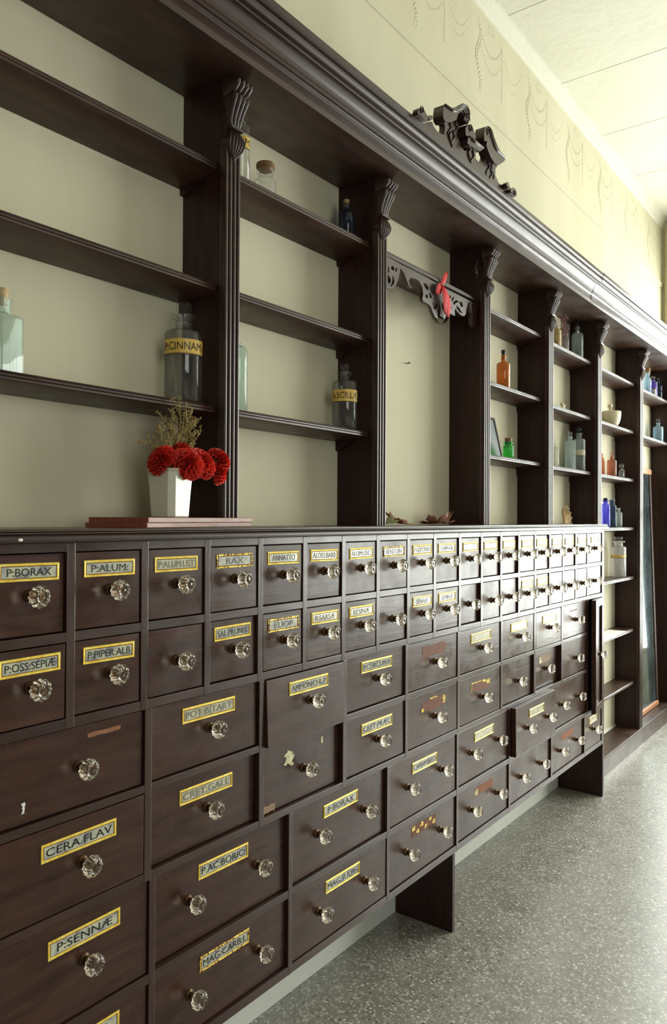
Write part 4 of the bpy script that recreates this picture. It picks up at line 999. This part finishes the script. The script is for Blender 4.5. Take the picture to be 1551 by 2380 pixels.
C_ = [('red carnation at the left of the vase, partly in shade', 1.118, 1.312, 1.533, 0.033, 1, (-0.3, -0.9, 0)),
      ('fullest red carnation, front left over the rim of the vase', 1.172, 1.285, 1.528, 0.038, 2, (0.75, -0.2, 0)),
      ('red carnation front centre, with drooping lower petals', 1.222, 1.296, 1.532, 0.038, 3, (0.7, 0.35, 0)),
      ('red carnation at the right, in front of the first pilaster, upper one', 1.285, 1.300, 1.542, 0.030, 4, (0.2, 0.9, 0)),
      ('lowest red carnation at the right, hanging in front of the first pilaster', 1.283, 1.298, 1.512, 0.027, 5, (0.7, 1.3, 0)),
      ('red carnation at the back centre, below the dried sprig', 1.190, 1.335, 1.556, 0.032, 6, (0, 0.1, 0))]
for a in C_: carnation(*a)
m = MB()
for (x, y, z) in [(c[1], c[2], c[3]) for c in C_]:
    m.tube([(1.150, 1.322, 1.42), (1.150+(x-1.150)*0.25, 1.322+(y-1.322)*0.25, 1.49), (x, y, z-0.012)], 0.0016, 5)

# dried sprig
q = random.Random(8); m = MB()
def twig(p, d, L, dep):
    n = 4; pts = [p]; c = Vector(p); dd = Vector(d).normalized()
    for i in range(n):
        dd = (dd+Vector((q.uniform(-.22, .22), q.uniform(-.15, .15), q.uniform(-.12, .2)))).normalized()
        c = c+dd*(L/n); pts.append(tuple(c))
        if dep > 0:
            for s in range(2):
                twig(tuple(c), tuple((dd+Vector((q.uniform(-.9, .9), q.uniform(-.5, .5), q.uniform(-.2, .8))))), L*0.36, dep-1)
    m.tube(pts, 0.0010 if dep else 0.0006, 4, 0.0005)
    if dep == 0:
        for k in range(3): m.ball((c.x+q.uniform(-.003, .003), c.y+q.uniform(-.003, .003), c.z+q.uniform(-.003, .003)), q.uniform(0.0009, 0.0021), 5, 4)
for (d, L) in (((-0.05, 0.05, 1), 0.125), ((0.05, 0.05, 1), 0.11), ((0.25, 0.0, 1), 0.14), ((0.32, 0.05, 1), 0.15), ((0.5, 0.0, 1), 0.13), ((0.38, -0.05, 1), 0.12), ((0.8, -0.1, 0.75), 0.105), ((-0.55, 0.05, 0.8), 0.095), ((-1.0, 0.0, 0.45), 0.085)):
    twig((1.170+0.3*d[0]*0.06, 1.325, 1.530), d, L*0.66, 2)
tag(obj('dried_sprig', m, M_DRY), 'branching dried tan sprig rising behind the red carnations', 'sprig')
# dry leaves lying in the display bay
def maple(name, label, x, y, z, size, mat, seed, rot, curl, cat='leaf'):
    q = random.Random(seed); pts = []
    n = 40
    for i in range(n):
        a = 2*math.pi*i/n
        lob = 0.55+0.45*abs(math.cos(a*2.5))**0.8+0.07*math.cos(a*15)
        if abs(a-math.pi) < 0.3: lob *= 0.6
        pts.append((a, size*lob))
    m = MB(); m.v.append((0, 0, 0.006)); K = 4
    for j in range(1, K+1):
        for (a, r) in pts:
            rr = r*j/K
            zz = 0.006+curl*rr*rr/size*(0.6+0.7*math.sin(a*1.0+seed))+0.0025*math.sin(5*a)*j/K
            m.v.append((rr*math.cos(a), 0.62*rr*math.sin(a), max(0.0014, zz)))
    for i in range(n):
        i2 = (i+1) % n; m.f.append((0, 1+i, 1+i2))
        for j in range(K-1): m.f.append((1+j*n+i, 1+(j+1)*n+i, 1+(j+1)*n+i2, 1+j*n+i2))
    t = thing(name, label, cat, (x, y, z), rot)
    o = obj('leaf_blade', m, mat, t, smooth=True); s = o.modifiers.new('solidify', 'SOLIDIFY'); s.thickness = 0.0006
    obj('leaf_stalk', MB().tube([(0, 0, 0.006), (-size*0.5, 0.004, 0.004), (-size*1.15, 0.0, 0.0018)], 0.0009, 5), mat, t)
    return t
maple('dry_leaf', 'olive-green curled dry leaf nearest the second pilaster', 2.150, 1.385, 1.3792, 0.058, M_LEAFG, 1, (0, 0, 0.2), 0.35)
maple('dry_leaf', 'russet dry leaf with upturned tip, between the olive leaf and the far russet pile', 2.250, 1.400, 1.3792, 0.052, M_LEAFR, 2, (0, 0, 2.6), 0.65)
maple('dry_leaf', 'russet dry leaf at the front of the right-hand pile', 2.470, 1.375, 1.3792, 0.066, M_LEAFR, 3, (0, 0, -0.4), 0.45)
maple('dry_leaf', 'pinkish dry leaf lying flat beneath the right-hand pile', 2.540, 1.395, 1.3792, 0.062, M_LEAFR, 4, (0, 0, 1.3), 0.12)
maple('dry_leaf', 'russet dry leaf sticking out towards the third pilaster', 2.590, 1.405, 1.3862, 0.055, M_LEAFR, 6, (0, 0, 3.6), 0.55)
# red ribbon bow pinned to the fretwork rail
bo = thing('ribbon_bow', 'red satin ribbon bow pinned to the fretwork rail', 'bow', (2.438, 1.343, 2.245))
def petal(pts, wid, y0, fold=0.006):
    m = MB(); n = len(pts)
    for i, (a, b) in enumerate(pts):
        t = i/(n-1); w = wid*math.sin(math.pi*(0.12+0.80*t))
        j = min(i+1, n-1); k = max(i-1, 0)
        dx, dz = pts[j][0]-pts[k][0], pts[j][1]-pts[k][1]; L = math.hypot(dx, dz) or 1
        nx, nz = -dz/L, dx/L
        for u in (-1, -0.5, 0, 0.5, 1):
            m.v.append((a+nx*w*u, y0-fold*math.sin(math.pi*t)-0.003*math.cos(u*math.pi*1.5), b+nz*w*u))
    for i in range(n-1):
        for u in range(4): c = i*5+u; m.f.append((c, c+1, c+6, c+5))
    return m
def lerp(a, b, n=7, sx=0): return [(a[0]+(b[0]-a[0])*i/n+sx*math.sin(math.pi*i/n), a[1]+(b[1]-a[1])*i/n) for i in range(n+1)]
for nm, mbb in (('bow_loop', petal(lerp((0, 0), (0.050, 0.062), sx=-0.006), 0.013, 0)), ('bow_loop', petal(lerp((0, 0), (-0.034, -0.040), sx=-0.010), 0.019, -0.003)), ('bow_tail', petal(lerp((0, 0), (0.048, -0.105), sx=0.006), 0.024, -0.006)), ('bow_tail', petal(lerp((0, 0), (0.018, -0.098), sx=-0.002), 0.018, -0.009))):
    o = obj(nm, mbb, M_RED, bo, smooth=True); s = o.modifiers.new('solidify', 'SOLIDIFY'); s.thickness = 0.0008
obj('pin', MB().ball((0, -0.009, 0), 0.0035, 10, 6), M_CHINA, bo, smooth=True)
